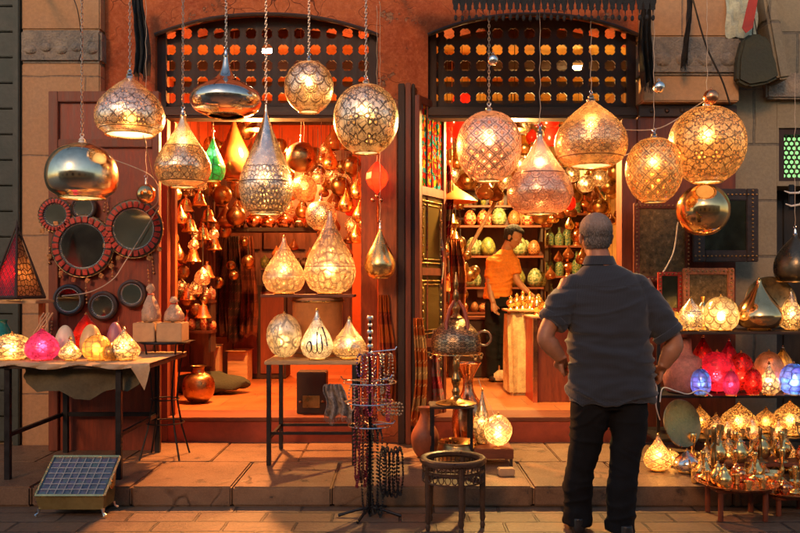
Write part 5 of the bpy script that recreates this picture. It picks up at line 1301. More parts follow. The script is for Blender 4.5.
# high yellow back windows seen between the lamps
t = thing('lit_showcase', 'glowing yellow glazed showcase high at the rear of the right shop', 'showcase', (X(590, 11.6), 11.6, Z(205, 11.6)))
bm = nb(); hw_, hh_ = S(32, 11.6), S(36, 11.6)
for i in range(5): span(bm, (-hw_ + i * hw_ / 2 - .02, -.05, 0), (-hw_ + i * hw_ / 2 + .02, .0, hh_))
for z in (0, hh_ / 2, hh_): span(bm, (-hw_ - .02, -.045, z - .02), (hw_ + .02, -.005, z + .02))
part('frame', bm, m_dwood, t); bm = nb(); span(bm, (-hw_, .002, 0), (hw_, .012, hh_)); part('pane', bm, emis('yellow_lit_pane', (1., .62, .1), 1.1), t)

# ---------------------------------------------------------------- right display: pictures, shelves and brass
def picture(label, x0, y0, x1, y1, D, fw, fmat, inner, name='framed_mirror', cat='mirror', tilt=0):
    a, b = W(x0, y1, D), W(x1, y0, D); cx_, cz_ = (a.x + b.x) / 2, (a.z + b.z) / 2; w, h = (b.x - a.x) / 2, (b.z - a.z) / 2
    t = thing(name, label, cat, (cx_, D, cz_)); bm = nb()
    for s in (-1, 1):
        span(bm, (s * (w - fw / 2) - fw / 2, -.03, -h), (s * (w - fw / 2) + fw / 2, 0, h), .006); span(bm, (-w + fw + .001, -.028, s * (h - fw / 2) - fw / 2), (w - fw - .001, 0, s * (h - fw / 2) + fw / 2), .006)
    part('frame', bm, fmat, t)
    bm = nb()
    k = int((2 * (w + h)) / .035)
    for i in range(k):
        u = i / k * 2 * (w + h) * 2 / 2
        u = i * (4 * (w + h) - 4 * fw) / (2 * k) * 2 / 2
    nxx = max(4, int(2 * w / .03)); nzz = max(4, int(2 * h / .03))
    for i in range(nxx):
        for s in (-1, 1): ball(bm, (-w + (i + .5) * 2 * w / nxx, -.032, s * (h - fw / 2)), .008, 6)
    for i in range(nzz):
        for s in (-1, 1): ball(bm, (s * (w - fw / 2), -.032, -h + (i + .5) * 2 * h / nzz), .008, 6)
    part('inlay', bm, m_dbrass, t)
    bm = nb(); span(bm, (-w + fw, -.012, -h + fw), (w - fw, -.008, h - fw)); part('glass', bm, inner, t, smooth=False)
    return t
m_pic = M('dim_mosaic_panel', (.12, .09, .04), .2, .2, .8, 26, .6, .004, col2=(.35, .2, .06))
m_dmir = M('dark_mirror', (.10, .11, .08), .08, .9, .5, 3, .05, .001)
picture('large square mirror in a dark inlaid double frame right of the golden ball', 692, 189, 757, 262, 6.3, .09, m_darkf, m_dmir)
picture('tall dim mosaic panel in a brown frame left of the golden ball', 633, 203, 690, 282, 6.42, .045, m_bwood, m_pic, 'framed_picture', 'picture')
picture('orange lit carved frame standing behind the bright ring patterned lamp', 682, 268, 733, 330, 6.2, .05, M('orange_carved_frame', (.5, .16, .05), .4, 0, .6, 40, .8, .006), m_pic, 'carved_frame', 'frame')
picture('small dark picture in a reddish frame left of the orange carved frame', 657, 272, 681, 312, 6.25, .03, m_red, m_dmir, 'small_picture', 'picture')
# shelf rack
RX0, RX1 = X(655, 5.75), X(850, 5.75)
t = thing('display_rack', 'dark metal rack of shelves loaded with lamps and brassware at the right', 'rack', ((RX0 + RX1) / 2, 5.95, PAVE)); w = (RX1 - RX0) / 2
z1_, z2_, z3_ = 1.045, .60, .30
for z in (z1_, z2_, z3_):
    bm = nb(); span(bm, (-w, -.24, z - PAVE - .018), (w, .24, z - PAVE), .003); part('shelf', bm, m_iron if z != z1_ else m_dwoodx, t)
legs(t, [(-w + .015, -.225), (w - .015, -.225), (-w + .015, .225), (w - .015, .225)], z1_ - PAVE - .0185, .011, m_iron, 'upright', sq=True)
SF = 5.85
lm_hex = glassmat('ring_mosaic_glass', (.9, .72, .5), (1., .75, .38), 'scale', 9, 6, .06, .62, .2, line=(.1, .06, .02))
z = z1_ + .001
stand_lamp('small bright yellow ball lamp at the left end of the top rack shelf', 672, 308, 330, 10, SF, 'bowl', m_yellowg, 9, z, seg=32)
stand_lamp('silver and gold star cut lamp beside the yellow ball lamp', 691, 296, 330, 12.5, SF - .08, 'onion', lm_lace, 9, z, seg=32)
stand_lamp('bright dome lamp patterned with rings on the top rack shelf', 721, 294, 331, 17, SF - .05, 'bowl', lm_hex, 10, z)
stand_lamp('large two tone golden teardrop lamp with a pointed top on the top rack shelf', 759, 277, 331, 22.5, SF, 'wtear', m_gold, 0, z)
stand_lamp('lit teardrop lamp cut with holes at the right end of the top rack shelf', 791, 288, 330, 12.5, SF, 'wtear', m_creamg, 10, z)
vase('small brass figure vase on the top rack shelf in front of the orange frame', 703, 0, 5.98, [(0, 0), (.04, 0), (.02, .04), (.045, .1), (.03, .17), (.012, .2), (.02, .24)], m_brass, 'brass_figure', z=z)
t = thing('brass_platter', 'large dark brass platter leaning behind the two tone golden teardrop lamp', 'platter', (X(770, 6.12), 6.12, z + S(26, 6.1)), None, (R(82), 0, 0))
bm = nb(); lathe(bm, [(0, 0), (.13, .004), (.15, .012), (.19, .02), (.195, .016), (.15, .004), (0, -.006)], 40); part('dish', bm, m_dbrass, t)
z = z2_ + .001
m_basket = M('pink_basket', (.45, .16, .12), .6, 0, .5, 30, .8, .006)
vase('pinkish woven basket jar at the left end of the middle rack shelf', 684, 0, 5.9, [(0, 0), (.11, 0), (.14, .06), (.15, .15), (.12, .24), (.06, .28), (.05, .38), (.04, .38)], m_basket, 'woven_jar', 'jar', z=z)
m_red1 = glassmat('scarlet_glass', (.6, .03, .05), (1., .03, .06), 'flower', 9, 5, .05, .6, .18, line=(.12, .005, .01))
m_red2 = glassmat('deep_red_glass', (.45, .02, .02), (1., .04, .02), 'diamond', 8, 5, .05, .6, .18, line=(.08, .01, .01))
m_blueg = glassmat('blue_mosaic_glass', (.25, .3, .75), (.2, .35, 1.), 'mosaic', 8, 6, .08, .6, .15, line=(.05, .04, .12), multi=.25)
m_peach = glassmat('peach_frosted_glass', (.7, .35, .22), (1., .42, .22), 'lace', 5, 3, .01, .6, .35, line=(.5, .2, .1))
m_mos = glassmat('cream_blue_mosaic_glass', (.85, .7, .5), (1., .72, .4), 'flower', 4, 2, .06, .6, .2, line=(.12, .05, .1))
stand_lamp('tiny blue mosaic ball lamp in front of the woven jar', 701, 366, 391, 10, SF - .14, 'bowl', m_blueg, 5, z, seg=32, bcol=(.7, .75, 1.))
stand_lamp('scarlet glass egg lamp, the brightest red on the middle rack shelf', 717, 349, 391, 17, SF - .03, 'ball', m_red1, 10, z, bcol=(1., .45, .4))
stand_lamp('deep red glass egg lamp right of the scarlet egg lamp', 741, 350, 391, 13, SF + .05, 'ball', m_red2, 6, z, bcol=(1., .4, .3))
stand_lamp('low deep red ball lamp in front of the deep red egg lamp', 753, 366, 391, 9, SF - .12, 'bowl', m_red2, 6, z, seg=32, bcol=(1., .4, .3))
stand_lamp('tall peach frosted egg lamp at the back of the middle rack shelf', 769, 349, 389, 14.5, SF + .1, 'ball', m_peach, 3, z)
stand_lamp('cream mosaic cone lamp in front of the peach egg lamp', 769, 361, 391, 11, SF - .12, 'wtear', m_mos, 9, z, seg=32)
stand_lamp('blue and violet mosaic ball lamp at the right edge of the middle rack shelf', 794, 361, 391, 14, SF - .1, 'bowl', m_blueg, 9, z, bcol=(.7, .75, 1.))
stand_lamp('dark red onion lamp at the back of the middle rack shelf behind the basket jar', 703, 335, 389, 14, SF + .14, 'onion', m_red2, 3, z, bcol=(1., .4, .3))
cable('tangled white flex hanging over the front edge of the middle rack shelf', [W(660, 402, 5.6), W(663, 388, 5.62), W(676, 391, 5.6), W(688, 394, 5.62), W(700, 390, 5.6), W(712, 396, 5.6)], m_white, .004)
cable('second white flex dangling from the left corner of the rack', [W(650, 375, 5.6), W(657, 388, 5.62), W(656, 405, 5.6), W(660, 420, 5.62)], m_white, .004)
# brass hanging lamps in the lower bay: lit pierced domes
z = z3_ + .001
lm_b = glassmat('pierced_brass_dome', (.9, .55, .22), (1., .55, .18), 'flower', 12, 5, .06, .3, .2, line=(.12, .05, .02))
for px, yt, hw, D, E, lb in ((700, 404, 11, SF + .1, 10, 'leftmost lit brass dome lamp on the lower rack shelf'), (739, 401, 18, SF - .02, 12, 'wide lit brass dome lamp in the middle of the lower rack shelf'), (716, 412, 10, SF - .1, 8, 'small brass dome lamp left of the wide brass dome lamp'), (766, 406, 12, SF + .1, 10, 'lit brass dome lamp between the two widest brass dome lamps'), (790, 399, 18, SF, 13, 'widest and brightest brass dome lamp at the right end of the lower rack shelf')):
    stand_lamp(lb, px, yt, 442, hw, D, 'onion', lm_b, E, z, seg=40)
rng = random.Random(11)
kinds = {}
def ware(name, prof, mat, extra=None):
    bm = nb(); lathe(bm, cat_rom(prof, 3), 20)
    if extra: extra(bm)
    kinds[name] = mesh(name, bm, mat)
def spout(bm):
    tube(bm, [(.035, 0, .05), (.07, 0, .075), (.08, 0, .12)], [.011, .008, .005], 8); tube(bm, [(-.035, 0, .10), (-.075, 0, .10), (-.08, 0, .06), (-.04, 0, .035)], .005, 6)
def arms_(bm):
    for s in (-1, 1): tube(bm, [(0, 0, .15), (s * .05, 0, .13), (s * .07, 0, .16), (s * .07, 0, .19)], .005, 6); lathe(bm, [(.016, .19), (.014, .21), (0, .205)], 10, (s * .07, 0, 0))
ware('brass_teapot', [(0, 0), (.03, 0), (.05, .03), (.05, .07), (.03, .1), (.022, .12), (.026, .125), (.008, .145), (.01, .155), (0, .165)], m_brass, spout)
ware('brass_bowl', [(0, 0), (.025, 0), (.02, .01), (.045, .04), (.05, .06), (.046, .058), (.02, .02), (0, .018)], m_brass)
ware('brass_cup', [(0, 0), (.022, 0), (.026, .04), (.03, .065), (.027, .063), (.02, .01), (0, .01)], m_brass)
ware('candlestick', [(0, 0), (.04, 0), (.035, .01), (.01, .025), (.014, .06), (.008, .09), (.013, .13), (.02, .17), (.014, .19), (0, .185)], m_brass)
ware('candelabrum', [(0, 0), (.045, 0), (.04, .01), (.01, .03), (.014, .08), (.008, .12), (.012, .2), (0, .21)], m_dbrass, arms_)
ware('small_brass_jar', [(0, 0), (.025, 0), (.04, .03), (.035, .07), (.018, .085), (.022, .095), (0, .11)], m_copper)
def setware(k, x, y, z, lb, grp, s=1.):
    o = link(k, kinds[k], None, (x, y, z), (0, 0, rng.uniform(0, 6))); o.scale = (s,) * 3; o['label'] = lb; o['category'] = {'brass_teapot': 'teapot', 'brass_bowl': 'bowl', 'brass_cup': 'cup', 'small_brass_jar': 'jar'}.get(k, 'candle holder'); o['group'] = grp
kn = {'brass_teapot': 'brass teapot with curved spout', 'brass_bowl': 'little open brass bowl', 'brass_cup': 'small brass cup', 'candlestick': 'turned brass candlestick', 'candelabrum': 'two armed brass candelabrum', 'small_brass_jar': 'small copper jar'}
def tray(label, px, py, rp, D, legs_=True):
    z = Z(py, D); r = S(rp, D)
    st = None
    t = thing('brass_tray', label, 'tray', (X(px, D), D, z - .008))
    bm = nb(); lathe(bm, [(0, 0), (r * .9, 0), (r, .014), (r * 1.01, .016), (r * .99, .018), (r * .9, .005), (0, .005)], 48); part('dish', bm, m_copper, t)
    return z - .002, X(px, D), D, r
tz, tx_, ty_, tr_ = tray('round copper tray crowded with brassware on a low stool near the road', 736, 482, 40, 4.86)
t = thing('low_stool', 'low wooden stool under the crowded round copper tray', 'stool', (tx_, ty_, 0))
legs(t, [(-.13, -.10), (.13, -.10), (-.13, .10), (.13, .10)], tz - .035, .016, m_bwood); bm = nb(); span(bm, (-.16, -.13, tz - .034), (.16, .13, tz - .008), .006); part('seat', bm, m_bwood, t)
def fill(cx, cy, z, r, n, where, grp):
    pts = []; ks = ['brass_cup', 'brass_bowl', 'small_brass_jar', 'brass_teapot', 'candlestick', 'brass_cup', 'brass_bowl']
    tries = 0
    while len(pts) < n and tries < 900:
        tries += 1; a, q = rng.uniform(0, 2 * PI), r * math.sqrt(rng.random()) * .86; x, y = cx + q * math.cos(a), cy + q * math.sin(a)
        if all((x - p[0]) ** 2 + (y - p[1]) ** 2 > .0066 for p in pts): pts.append((x, y))
    for i, (x, y) in enumerate(pts):
        k = ks[i % len(ks)]; k = 'candlestick' if (y > cy + r * .3 and i % 2) else k
        setware(k, x, y, z, kn[k] + ' on ' + where, kn[k] + ' on ' + grp, .85 if k in ('candlestick', 'brass_teapot') else .8)
fill(tx_, ty_, tz + .001, tr_, 15, 'the round copper tray near the road', 'the copper tray')
setware('candelabrum', tx_ - .10, ty_ + .08, tz + .001, 'tallest two armed candelabrum standing on the round copper tray', 'candelabrum on the tray', 1.5)
tz2, tx2, ty2, tr2 = tray('second copper tray cut off by the right edge of the photo', 789, 490, 32, 4.95)
t = thing('low_stool', 'low dark stool under the second copper tray', 'stool', (tx2, ty2, 0))
legs(t, [(-.1, -.08), (.1, -.08), (-.1, .08), (.1, .08)], tz2 - .035, .016, m_bwood); bm = nb(); span(bm, (-.13, -.11, tz2 - .034), (.13, .11, tz2 - .008), .006); part('seat', bm, m_bwood, t)
fill(tx2, ty2, tz2 + .001, tr2, 9, 'the second copper tray at the right edge', 'the second tray')
# platform brassware on a low bench between tray and rack
t = thing('low_bench', 'low bench of brass teapots between the copper tray and the rack', 'bench', (X(760, 5.4), 5.38, PAVE)); bz = .10
bm = nb(); span(bm, (-.36, -.13, bz - .02), (.42, .13, bz), .004); part('top', bm, m_bwoodx, t); legs(t, [(-.33, -.1), (.39, -.1), (-.33, .1), (.39, .1)], bz - .021, .014, m_bwood)
for i in range(11):
    k = ('brass_teapot', 'candlestick', 'brass_teapot', 'small_brass_jar', 'candelabrum')[i % 5]
    setware(k, X(760, 5.4) - .31 + i * .068, 5.38 + (-.07, .06)[i % 2], PAVE + bz + .001, kn[k] + ' on the low bench behind the copper tray', kn[k] + ' on the low bench', 1.05)
# lamps on the pavement right of the man
lm_c = glassmat('caged_cream_glass', (.9, .68, .4), (1., .62, .22), 'diamond', 6, 6, .09, .6, .25, line=(.2, .06, .02))
stand_lamp('lit cone lamp with ringed foot standing on the pavement beside the man', 658, 432, 481, 14, 5.5, 'wtear', lm_c, 14, PAVE + .001)
stand_lamp('small lit ball lamp behind the cone lamp on the pavement', 671, 448, 470, 9, 5.66, 'bowl', lm_c, 12, PAVE + .001, seg=32)
t = stand_lamp('plain silver onion lamp on the pavement with a blue sheen', 687, 448, 475, 13, 5.45, 'onion', m_silver, 0, PAVE + .001)
t = thing('silver_platter', 'round dull silver platter leaning against the left upright of the rack', 'platter', (X(680, 5.62), 5.6, PAVE + .30), None, (R(76), 0, R(25)))
bm = nb(); lathe(bm, [(0, 0), (.12, .004), (.16, .016), (.165, .012), (.12, -.002), (0, -.006)], 36); part('dish', bm, m_dbrass, t)
bm = nb(); lathe(bm, [(0, 0), (.05, 0), (.04, .03), (0, .04)], 12); bm.free()
# dark dome lamp and hooks in the dark doorway
t = pendant('hanging_lamp', 'dark domed metal lamp hanging in the dark doorway at the right edge', 795, 234, 282, 20, 6.1, 'dome', M('dark_dome_metal', (.12, .10, .07), .3, .8), 0, ceil=2.95, hang='cord') 
t = thing('wall_hooks', 'pale curved horn hooks in the dark doorway at the right edge', 'hook', W(792, 200, 6.35)); bm = nb()
part_pts = [[(-.06, 0, .07), (-.03, -.03, .05), (.03, -.04, .05), (.08, -.02, .08)], [(-.05, 0, -.03), (-.02, -.03, -.05), (.04, -.04, -.04), (.08, -.02, 0)]]
for p in part_pts: bm = nb(); tube(bm, p, [.004, .008, .009, .005], 8); part('horn', bm, m_white, t)
bm = nb(); span(bm, (-.02, .0, -.08), (.02, .02, .12), .004); part('back_plate', bm, m_iron, t)
# dark cloth bag and ribbon high on the stone house
BDm = 6.3; t = thing('cloth_bag', 'dark grey green cloth bag hanging high on the beige grey stone wall', 'bag', W(755, 85, BDm)); bm = nb(); g = []
ol = [(-20, 3), (-19, 25), (-14, 45), (-6, 50), (6, 49), (13, 42), (18, 20), (22, 6), (10, 0), (-8, -3)]
poly = [(S(a, BDm), S(b, BDm)) for a, b in ol]
prism(bm, poly[::-1], -.05, .05); bmesh.ops.bevel(bm, geom=bm.edges[:], offset=.02, segments=2, affect='EDGES')
part('body', bm, M('dark_sack_cloth', (.05, .05, .03), .85, 0, .3, 6, .8, .01), t)
bm = nb(); tube(bm, [(-.02, 0, S(48, BDm)), (-.01, 0, S(70, BDm)), (.02, 0, S(48, BDm))], .006, 6); part('strap', bm, m_rub, t)
bm = nb(); g = []
for j in range(8): g.append([bm.verts.new((S(-26 + i * 4.5, BDm), .02 * math.sin(i * 2 + j) + .06, S(50 + j * 6 - (i % 2), BDm))) for i in range(8)])
for j in range(7):
    for i in range(7): bm.faces.new([g[j][i], g[j][i + 1], g[j + 1][i + 1], g[j + 1][i]])
solidify(bm, geom=bm.faces[:], thickness=.004)
solo('pale_cloth', 'pale green white cloth hung behind the dark cloth bag', 'cloth', bm, cm('pale_cloth', (.5, .52, .38)), W(755, 85, BDm))
bm = nb(); prism(bm, [(-.03, 0), (.0, -.04), (.05, .0), (.10, .28), (.04, .30)], -.003, .003)
solo('red_pennant', 'red and pale pennant above the dark cloth bag', 'pennant', bm, m_red, W(746, 28, 6.2))
# ---------------------------------------------------------------- denser small goods
rg = random.Random(77)
pot_mats = [('scarlet', m_er), ('green', m_eg), ('orange', m_eo), ('lime', m_ey), ('brass', m_engr), ('dark bronze', m_dbrass), ('cream', painted('painted_cream_ware', (.6, .48, .3), (.3, .05, .03), 'flower', 5, 2.5)), ('copper', m_copper)]
pot_profs = [('squat pot', [(0, 0), (.03, 0), (.05, .03), (.045, .07), (.02, .09), (.028, .10)]), ('tall vase', [(0, 0), (.025, 0), (.04, .06), (.03, .12), (.012, .16), (.022, .19)]), ('lidded jar', [(0, 0), (.03, 0), (.045, .04), (.04, .09), (.015, .11), (.01, .125), (0, .135)]), ('little egg', [(0, 0), (.025, .005), (.042, .04), (.035, .08), (.015, .105), (0, .11)])]
pm_cache = {}
def pot(x, y, z, i, where, grp, s=1.):
    mi, pi = rg.randrange(len(pot_mats)), rg.randrange(len(pot_profs)); cn, mt = pot_mats[mi]; pn, pf = pot_profs[pi]
    if (mi, pi) not in pm_cache:
        b = nb(); lathe(b, cat_rom(pf, 3), 16); pm_cache[(mi, pi)] = mesh(pn.replace(' ', '_'), b, mt)
    o = link(pn.replace(' ', '_'), pm_cache[(mi, pi)], None, (x, y, z)); o.scale = (s,) * 3
    o['label'] = f'{cn} {pn} {where}'; o['category'] = pn.split()[-1]; o['group'] = f'{cn} {pn}s {grp}'
for k, (py, nm) in enumerate(((206, 'high narrow shelf above the egg shelves'), (188, 'highest narrow shelf above the egg shelves'))):
    z = wshelf(nm, 445, 540, py, 10.25, .2)
    for i in range(11): pot(X(448 + i * 8.8, 10.25), 10.25 - .03 * (i % 2), z, i, 'on the ' + nm, 'on the ' + nm, .9)
z = wshelf('low shelf of small goods under the three egg shelves', 445, 540, 312, 10.2, .25)
for i in range(11): pot(X(448 + i * 8.8, 10.2), 10.2 - .03 * (i % 2), z, i, 'on the low shelf under the eggs', 'on the low shelf under the eggs', 1.15)
for k, (py, nm) in enumerate(((190, 'topmost narrow shelf above the green bottles'), (300, 'lowest shelf below the green bottles'))):
    z = wshelf(nm, 548, 625, py, 10.6, .2)
    for i in range(9): pot(X(551 + i * 8.6, 10.6), 10.6 - .03 * (i % 2), z, i, 'on the ' + nm, 'on the ' + nm, 1.1)
# a rack of small goods just inside the left jamb and low goods on the floor
for k, (py, nm) in enumerate(((330, 'lower'), (300, 'upper'))):
    z = wshelf(nm + ' dark shelf of small goods under the hanging brass bells', 172, 214, py, 7.75, .22, m_dredw)
    for i in range(7): pot(X(175 + i * 6, 7.75), 7.75 - .04 * (i % 2), z, i, f'on the {nm} dark shelf under the brass bells', f'on the {nm} shelf under the bells', 1.0)
for i in range(9): pot(X(300 + i * 6, 9.0), 8.9 + .08 * (i % 3), Z(232, 9.0) + .041, i, 'at the right end of the long dark wall shelf', 'on the long dark wall shelf', .9) if i < 2 else None
z = wshelf('dark shelf of goods under the long dark wall shelf', 262, 350, 268, 9.1, .25, m_dredw)
for i in range(11): pot(X(265 + i * 8, 9.1), 9.1 - .03 * (i % 2), z, i, 'on the dark shelf under the long wall shelf', 'on the second wall shelf', 1.1)
# counter top goods
for i in range(8): pot(X(540 + i * 6, 7.7), 7.9 + .07 * (i % 3), cz + .001, i, 'at the back of the counter before the man', 'at the back of the counter', .8)
# strings of amulets and small pieces on the mirror board
bm = nb()
for k in range(5): ball(bm, (0, 0, -k * .028), .009 + .003 * (k == 4), 8)
tube(bm, [(0, 0, .04), (0, 0, -.12)], .0018, 4); me_a = mesh('amulet_string', bm, m_tile)
for i, (px, py) in enumerate([(60, 262), (108, 208), (112, 262), (152, 258), (155, 228), (50, 248), (86, 288), (118, 322), (148, 270), (106, 196), (75, 200), (52, 322), (88, 322), (146, 318)]):
    o = link('amulet_string', me_a, None, W(px, py, BD - .04), (0, R(rg.uniform(-8, 8)), 0)); o['label'] = 'string of copper amulets hung among the round mirrors'; o['category'] = 'amulet'; o['group'] = 'amulet strings on the mirror board'
for px, py, lb in ((100, 178, 'red fabric rosette at the top right of the mirror board behind the dome lamp'),):
    bm = nb(); lathe(bm, [(0, .01), (.03, .02), (.06, .012), (.085, .02), (.09, 0), (0, 0)], 24, wob=.08); bmesh.ops.rotate(bm, verts=bm.verts, matrix=Matrix.Rotation(R(90), 3, 'X'))
    solo('wall_rosette', lb, 'ornament', bm, m_red if py > 150 else m_dbrass, W(px if py > 150 else 70, py if py > 150 else 118, BD - .04))
# lamps packed between the others on the rack
z = z2_ + .001
stand_lamp('small pink glass ball lamp between the scarlet and deep red egg lamps', 731, 368, 391, 8, SF - .15, 'bowl', m_pinkg, 6, z, seg=28, bcol=(1., .5, .5))
stand_lamp('little amber onion lamp at the far back behind the peach egg lamp', 783, 345, 389, 11, SF + .16, 'onion', m_yellowg, 5, z, seg=28)
stand_lamp('scarlet onion lamp at the back between the scarlet and deep red eggs', 729, 338, 389, 12, SF + .16, 'onion', m_red1, 5, z, seg=28, bcol=(1., .45, .4))
z = z3_ + .001
for i, (px, yt, hw, D) in enumerate(((676, 414, 9, SF + .05), (727, 418, 8, SF - .16), (752, 416, 8.5, SF - .16), (778, 418, 8, SF - .16))):
    stand_lamp(('leftmost', 'second', 'third', 'last')[i] + ' of the small lit copper cone lamps at the front of the lower rack shelf', px, yt, 442, hw, D, 'wtear', lm_onion, 9, z, seg=28)

# more brassware packed round the trays and on the pavement under the rack
xs = [X(694, 5.2) + i * .062 for i in range(11)]
for i, x in enumerate(xs):
    k = ('brass_cup', 'small_brass_jar', 'candlestick', 'brass_teapot', 'brass_bowl')[(i * 3) % 5]
    setware(k, x, 5.17 + .03 * (i % 2), PAVE + .001, kn[k] + ' standing on the kerb edge behind the copper tray', kn[k] + ' on the kerb edge', 1.1)
for i in range(13):
    k = ('candlestick', 'brass_teapot', 'brass_cup', 'candelabrum', 'small_brass_jar')[(i * 2) % 5]
    setware(k, X(690, 5.65) + i * .062, 5.60 + .05 * (i % 2), PAVE + .001, kn[k] + ' on the pavement under the lower rack shelf', kn[k] + ' under the rack', 1.25)
for i, (px, py, hw, D) in enumerate(((706, 478, 8, 5.3), (728, 470, 9, 5.5), (758, 470, 10, 5.52), (786, 470, 10, 5.5))):
    stand_lamp(('leftmost', 'second', 'third', 'last')[i] + ' of the low lit brass lamps on the pavement among the brassware', px, py - 36, py, hw, D, 'onion', lm_b, 12, PAVE + .001, seg=28)
# ---------------------------------------------------------------- people
def skin_mat(name, c):
    return M(name, c, .5, 0, .18, 9, .25, .002, Subsurface_Weight=.12)
def hand(bm, wrist, d, palm_n, s=1., curl=.6, side=1):
    """palm, four fingers and a thumb; d = direction of the fingers, palm_n = palm normal"""
    d = Vector(d).normalized(); n = Vector(palm_n).normalized(); n = (n - d * n.dot(d)).normalized(); w = d.cross(n) * side
    wrist = Vector(wrist)
    tube(bm, [wrist - d * .03 * s, wrist + d * .02 * s, wrist + d * .055 * s, wrist + d * .09 * s], [.028 * s, .032 * s, .040 * s, .038 * s], 12, True, .52)
    for k, L in enumerate((.068, .078, .072, .056)):
        o = wrist + d * (.085 * s - abs(k - 1.2) * .004) + w * (k - 1.5) * .020 * s
        p = [o - d * .02 * s]; q = o; ang = .18
        for j, f in enumerate((.46, .3, .24)):
            ang += curl * (.45 + .15 * j); dd = (d * math.cos(ang) + n * math.sin(ang)); p.append(q); q = q + dd * L * f * s
        p.append(q); tube(bm, p, [.0100 * s, .0100 * s, .0092 * s, .0085 * s, .0065 * s], 8)
    o = wrist + d * .03 * s - w * .030 * s
    t1 = o + (d * .5 - w * .75 + n * .3).normalized() * .032 * s; t2 = t1 + (d * .85 - w * .35 + n * .35).normalized() * .030 * s
    tube(bm, [o + w * .01 * s, t1, t2], [.014 * s, .0115 * s, .008 * s], 8)
def head(bm, c, s=1., yaw=0., pitch=0., nose=True):
    """skull with brow, nose, mouth, chin and ears; faces local +Y before the turn"""
    start = len(bm.verts)
    def E(p, r, sx, sy, sz): ball(bm, p, r, 20, sx, sy, sz)
    E((0, -.012, .045), .095, .82, 1.02, .92)              # skull
    E((0, .020, -.005), .075, .86, .98, 1.12)              # face
    E((0, .045, -.072), .034, 1.05, .9, .75)              # chin
    E((0, .015, -.060), .05, 1.12, .95, .6)               # jaw
    E((0, .082, .030), .022, 2.0, .55, .45)                # brow
    tube(bm, [(0, .088, .022), (0, .103, .000), (0, .110, -.014)], [.008, .010, .013], 8); E((-.011, .098, -.016), .008, 1, 1, .8); E((.011, .098, -.016), .008, 1, 1, .8)
    E((0, .085, -.040), .016, 1.5, .6, .35); E((0, .084, -.050), .014, 1.4, .6, .4)
    for sg in (-1, 1):
        E((sg * .040, .068, -.008), .022, .9, .6, .8)     # cheek
        E((sg * .083, -.010, .002), .028, .34, .62, 1.15); E((sg * .088, -.018, .012), .020, .35, .8, .9)
    bmesh.ops.create_cone(bm, segments=16, radius1=.058, radius2=.052, depth=.12, cap_ends=True, matrix=Matrix.Translation((0, -.018, -.10)))
    m = Matrix.Translation(Vector(c)) @ Matrix.Rotation(yaw, 4, 'Z') @ Matrix.Rotation(pitch, 4, 'X') @ Matrix.Scale(s, 4)
    bm.verts.ensure_lookup_table()
    for v in bm.verts[start:]: v.co = m @ v.co
    return m
def oval(bm, rings, seg=32, power=2.3):
    L = []
    for cx, cy, z, rx, ry in rings:
        row = []
        for i in range(seg):
            a = 2 * PI * i / seg; c, s = math.cos(a), math.sin(a)
            row.append(bm.verts.new((cx + rx * math.copysign(abs(c) ** (2 / power), c), cy + ry * math.copysign(abs(s) ** (2 / power), s), z)))
        L.append(row)
    for A_, B_ in zip(L, L[1:]):
        for i in range(seg): bm.faces.new([A_[i], A_[(i + 1) % seg], B_[(i + 1) % seg], B_[i]])
    bm.faces.new(L[0][::-1]); bm.faces.new(L[-1])
def smooth_rings(rs, n=4): 
    out = []; P = [rs[0]] + list(rs) + [rs[-1]]
    for i in range(1, len(P) - 2):
        for k in range(n):
            t = k / n; out.append(tuple(.5 * (2 * b + (c - a) * t + (2 * a - 5 * b + 4 * c - d) * t * t + (3 * b - a - 3 * c + d) * t ** 3) for a, b, c, d in zip(P[i - 1], P[i], P[i + 1], P[i + 2])))
    out.append(tuple(rs[-1])); return out
def bez(pts, n=5):
    P = [Vector(p[:3]) for p in pts]; rr = [p[3] for p in pts]; o, r = [], []
    for i in range(len(P) - 1):
        a, b, c, d = P[max(0, i - 1)], P[i], P[i + 1], P[min(len(P) - 1, i + 2)]
        for k in range(n):
            t = k / n; o.append(.5 * (2 * b + (c - a) * t + (2 * a - 5 * b + 4 * c - d) * t * t + (3 * b - a - 3 * c + d) * t ** 3)); r.append(rr[i] + (rr[i + 1] - rr[i]) * t)
    o.append(P[-1]); r.append(rr[-1]); return o, r
def limb(bm, pts, seg=16, flat=1.): 
    o, r = bez(pts); tube(bm, o, r, seg, True, flat)
def folds(amp, kz=9., kx=5., seed=0., drag=None):
    def f(p):
        q = Vector((p.x * kx + seed, p.y * kx, p.z * kz)); a = noise.noise(q); b = noise.noise(q * 2.3 + Vector((5, 1, 2)))
        w_ = noise.noise(Vector((p.x * 3 + seed, p.y * 2, p.z * 3 + 7))) * 1.6; c = noise.noise(Vector((p.x * kx * .7 + w_, p.y * 3 + seed, p.z * kz * 1.15 + p.x * 5 * w_)))
        r = max(0, 1 - abs(c) * 3) ** 2
        return amp * (.7 * a + .45 * b + .75 * r - .2)
    return f
m_shirt = NT('grey_blue_shirt'); v_ = m_shirt.coord('Object'); wv = m_shirt.n('ShaderNodeTexWave', wave_type='BANDS', bands_direction='X'); m_shirt.lk(v_, wv.inputs['Vector']); wv.inputs['Scale'].default_value = 55; wv.inputs['Distortion'].default_value = .4
a_ = m_shirt.noise(v_, 5, 4); c_ = m_shirt.mix(m_shirt.ma('MULTIPLY', wv.outputs['Fac'], .45), (.020, .023, .030), (.062, .067, .080)); nd = m_shirt.bsdf(c_, .85, 0, .2, Sheen_Weight=.3)
m_shirt.bump(m_shirt.ma('ADD', a_, m_shirt.ma('MULTIPLY', m_shirt.noise(v_, 160, 2), .3)), .5, .004, nd); m_shirt = m_shirt.done(nd.outputs[0])
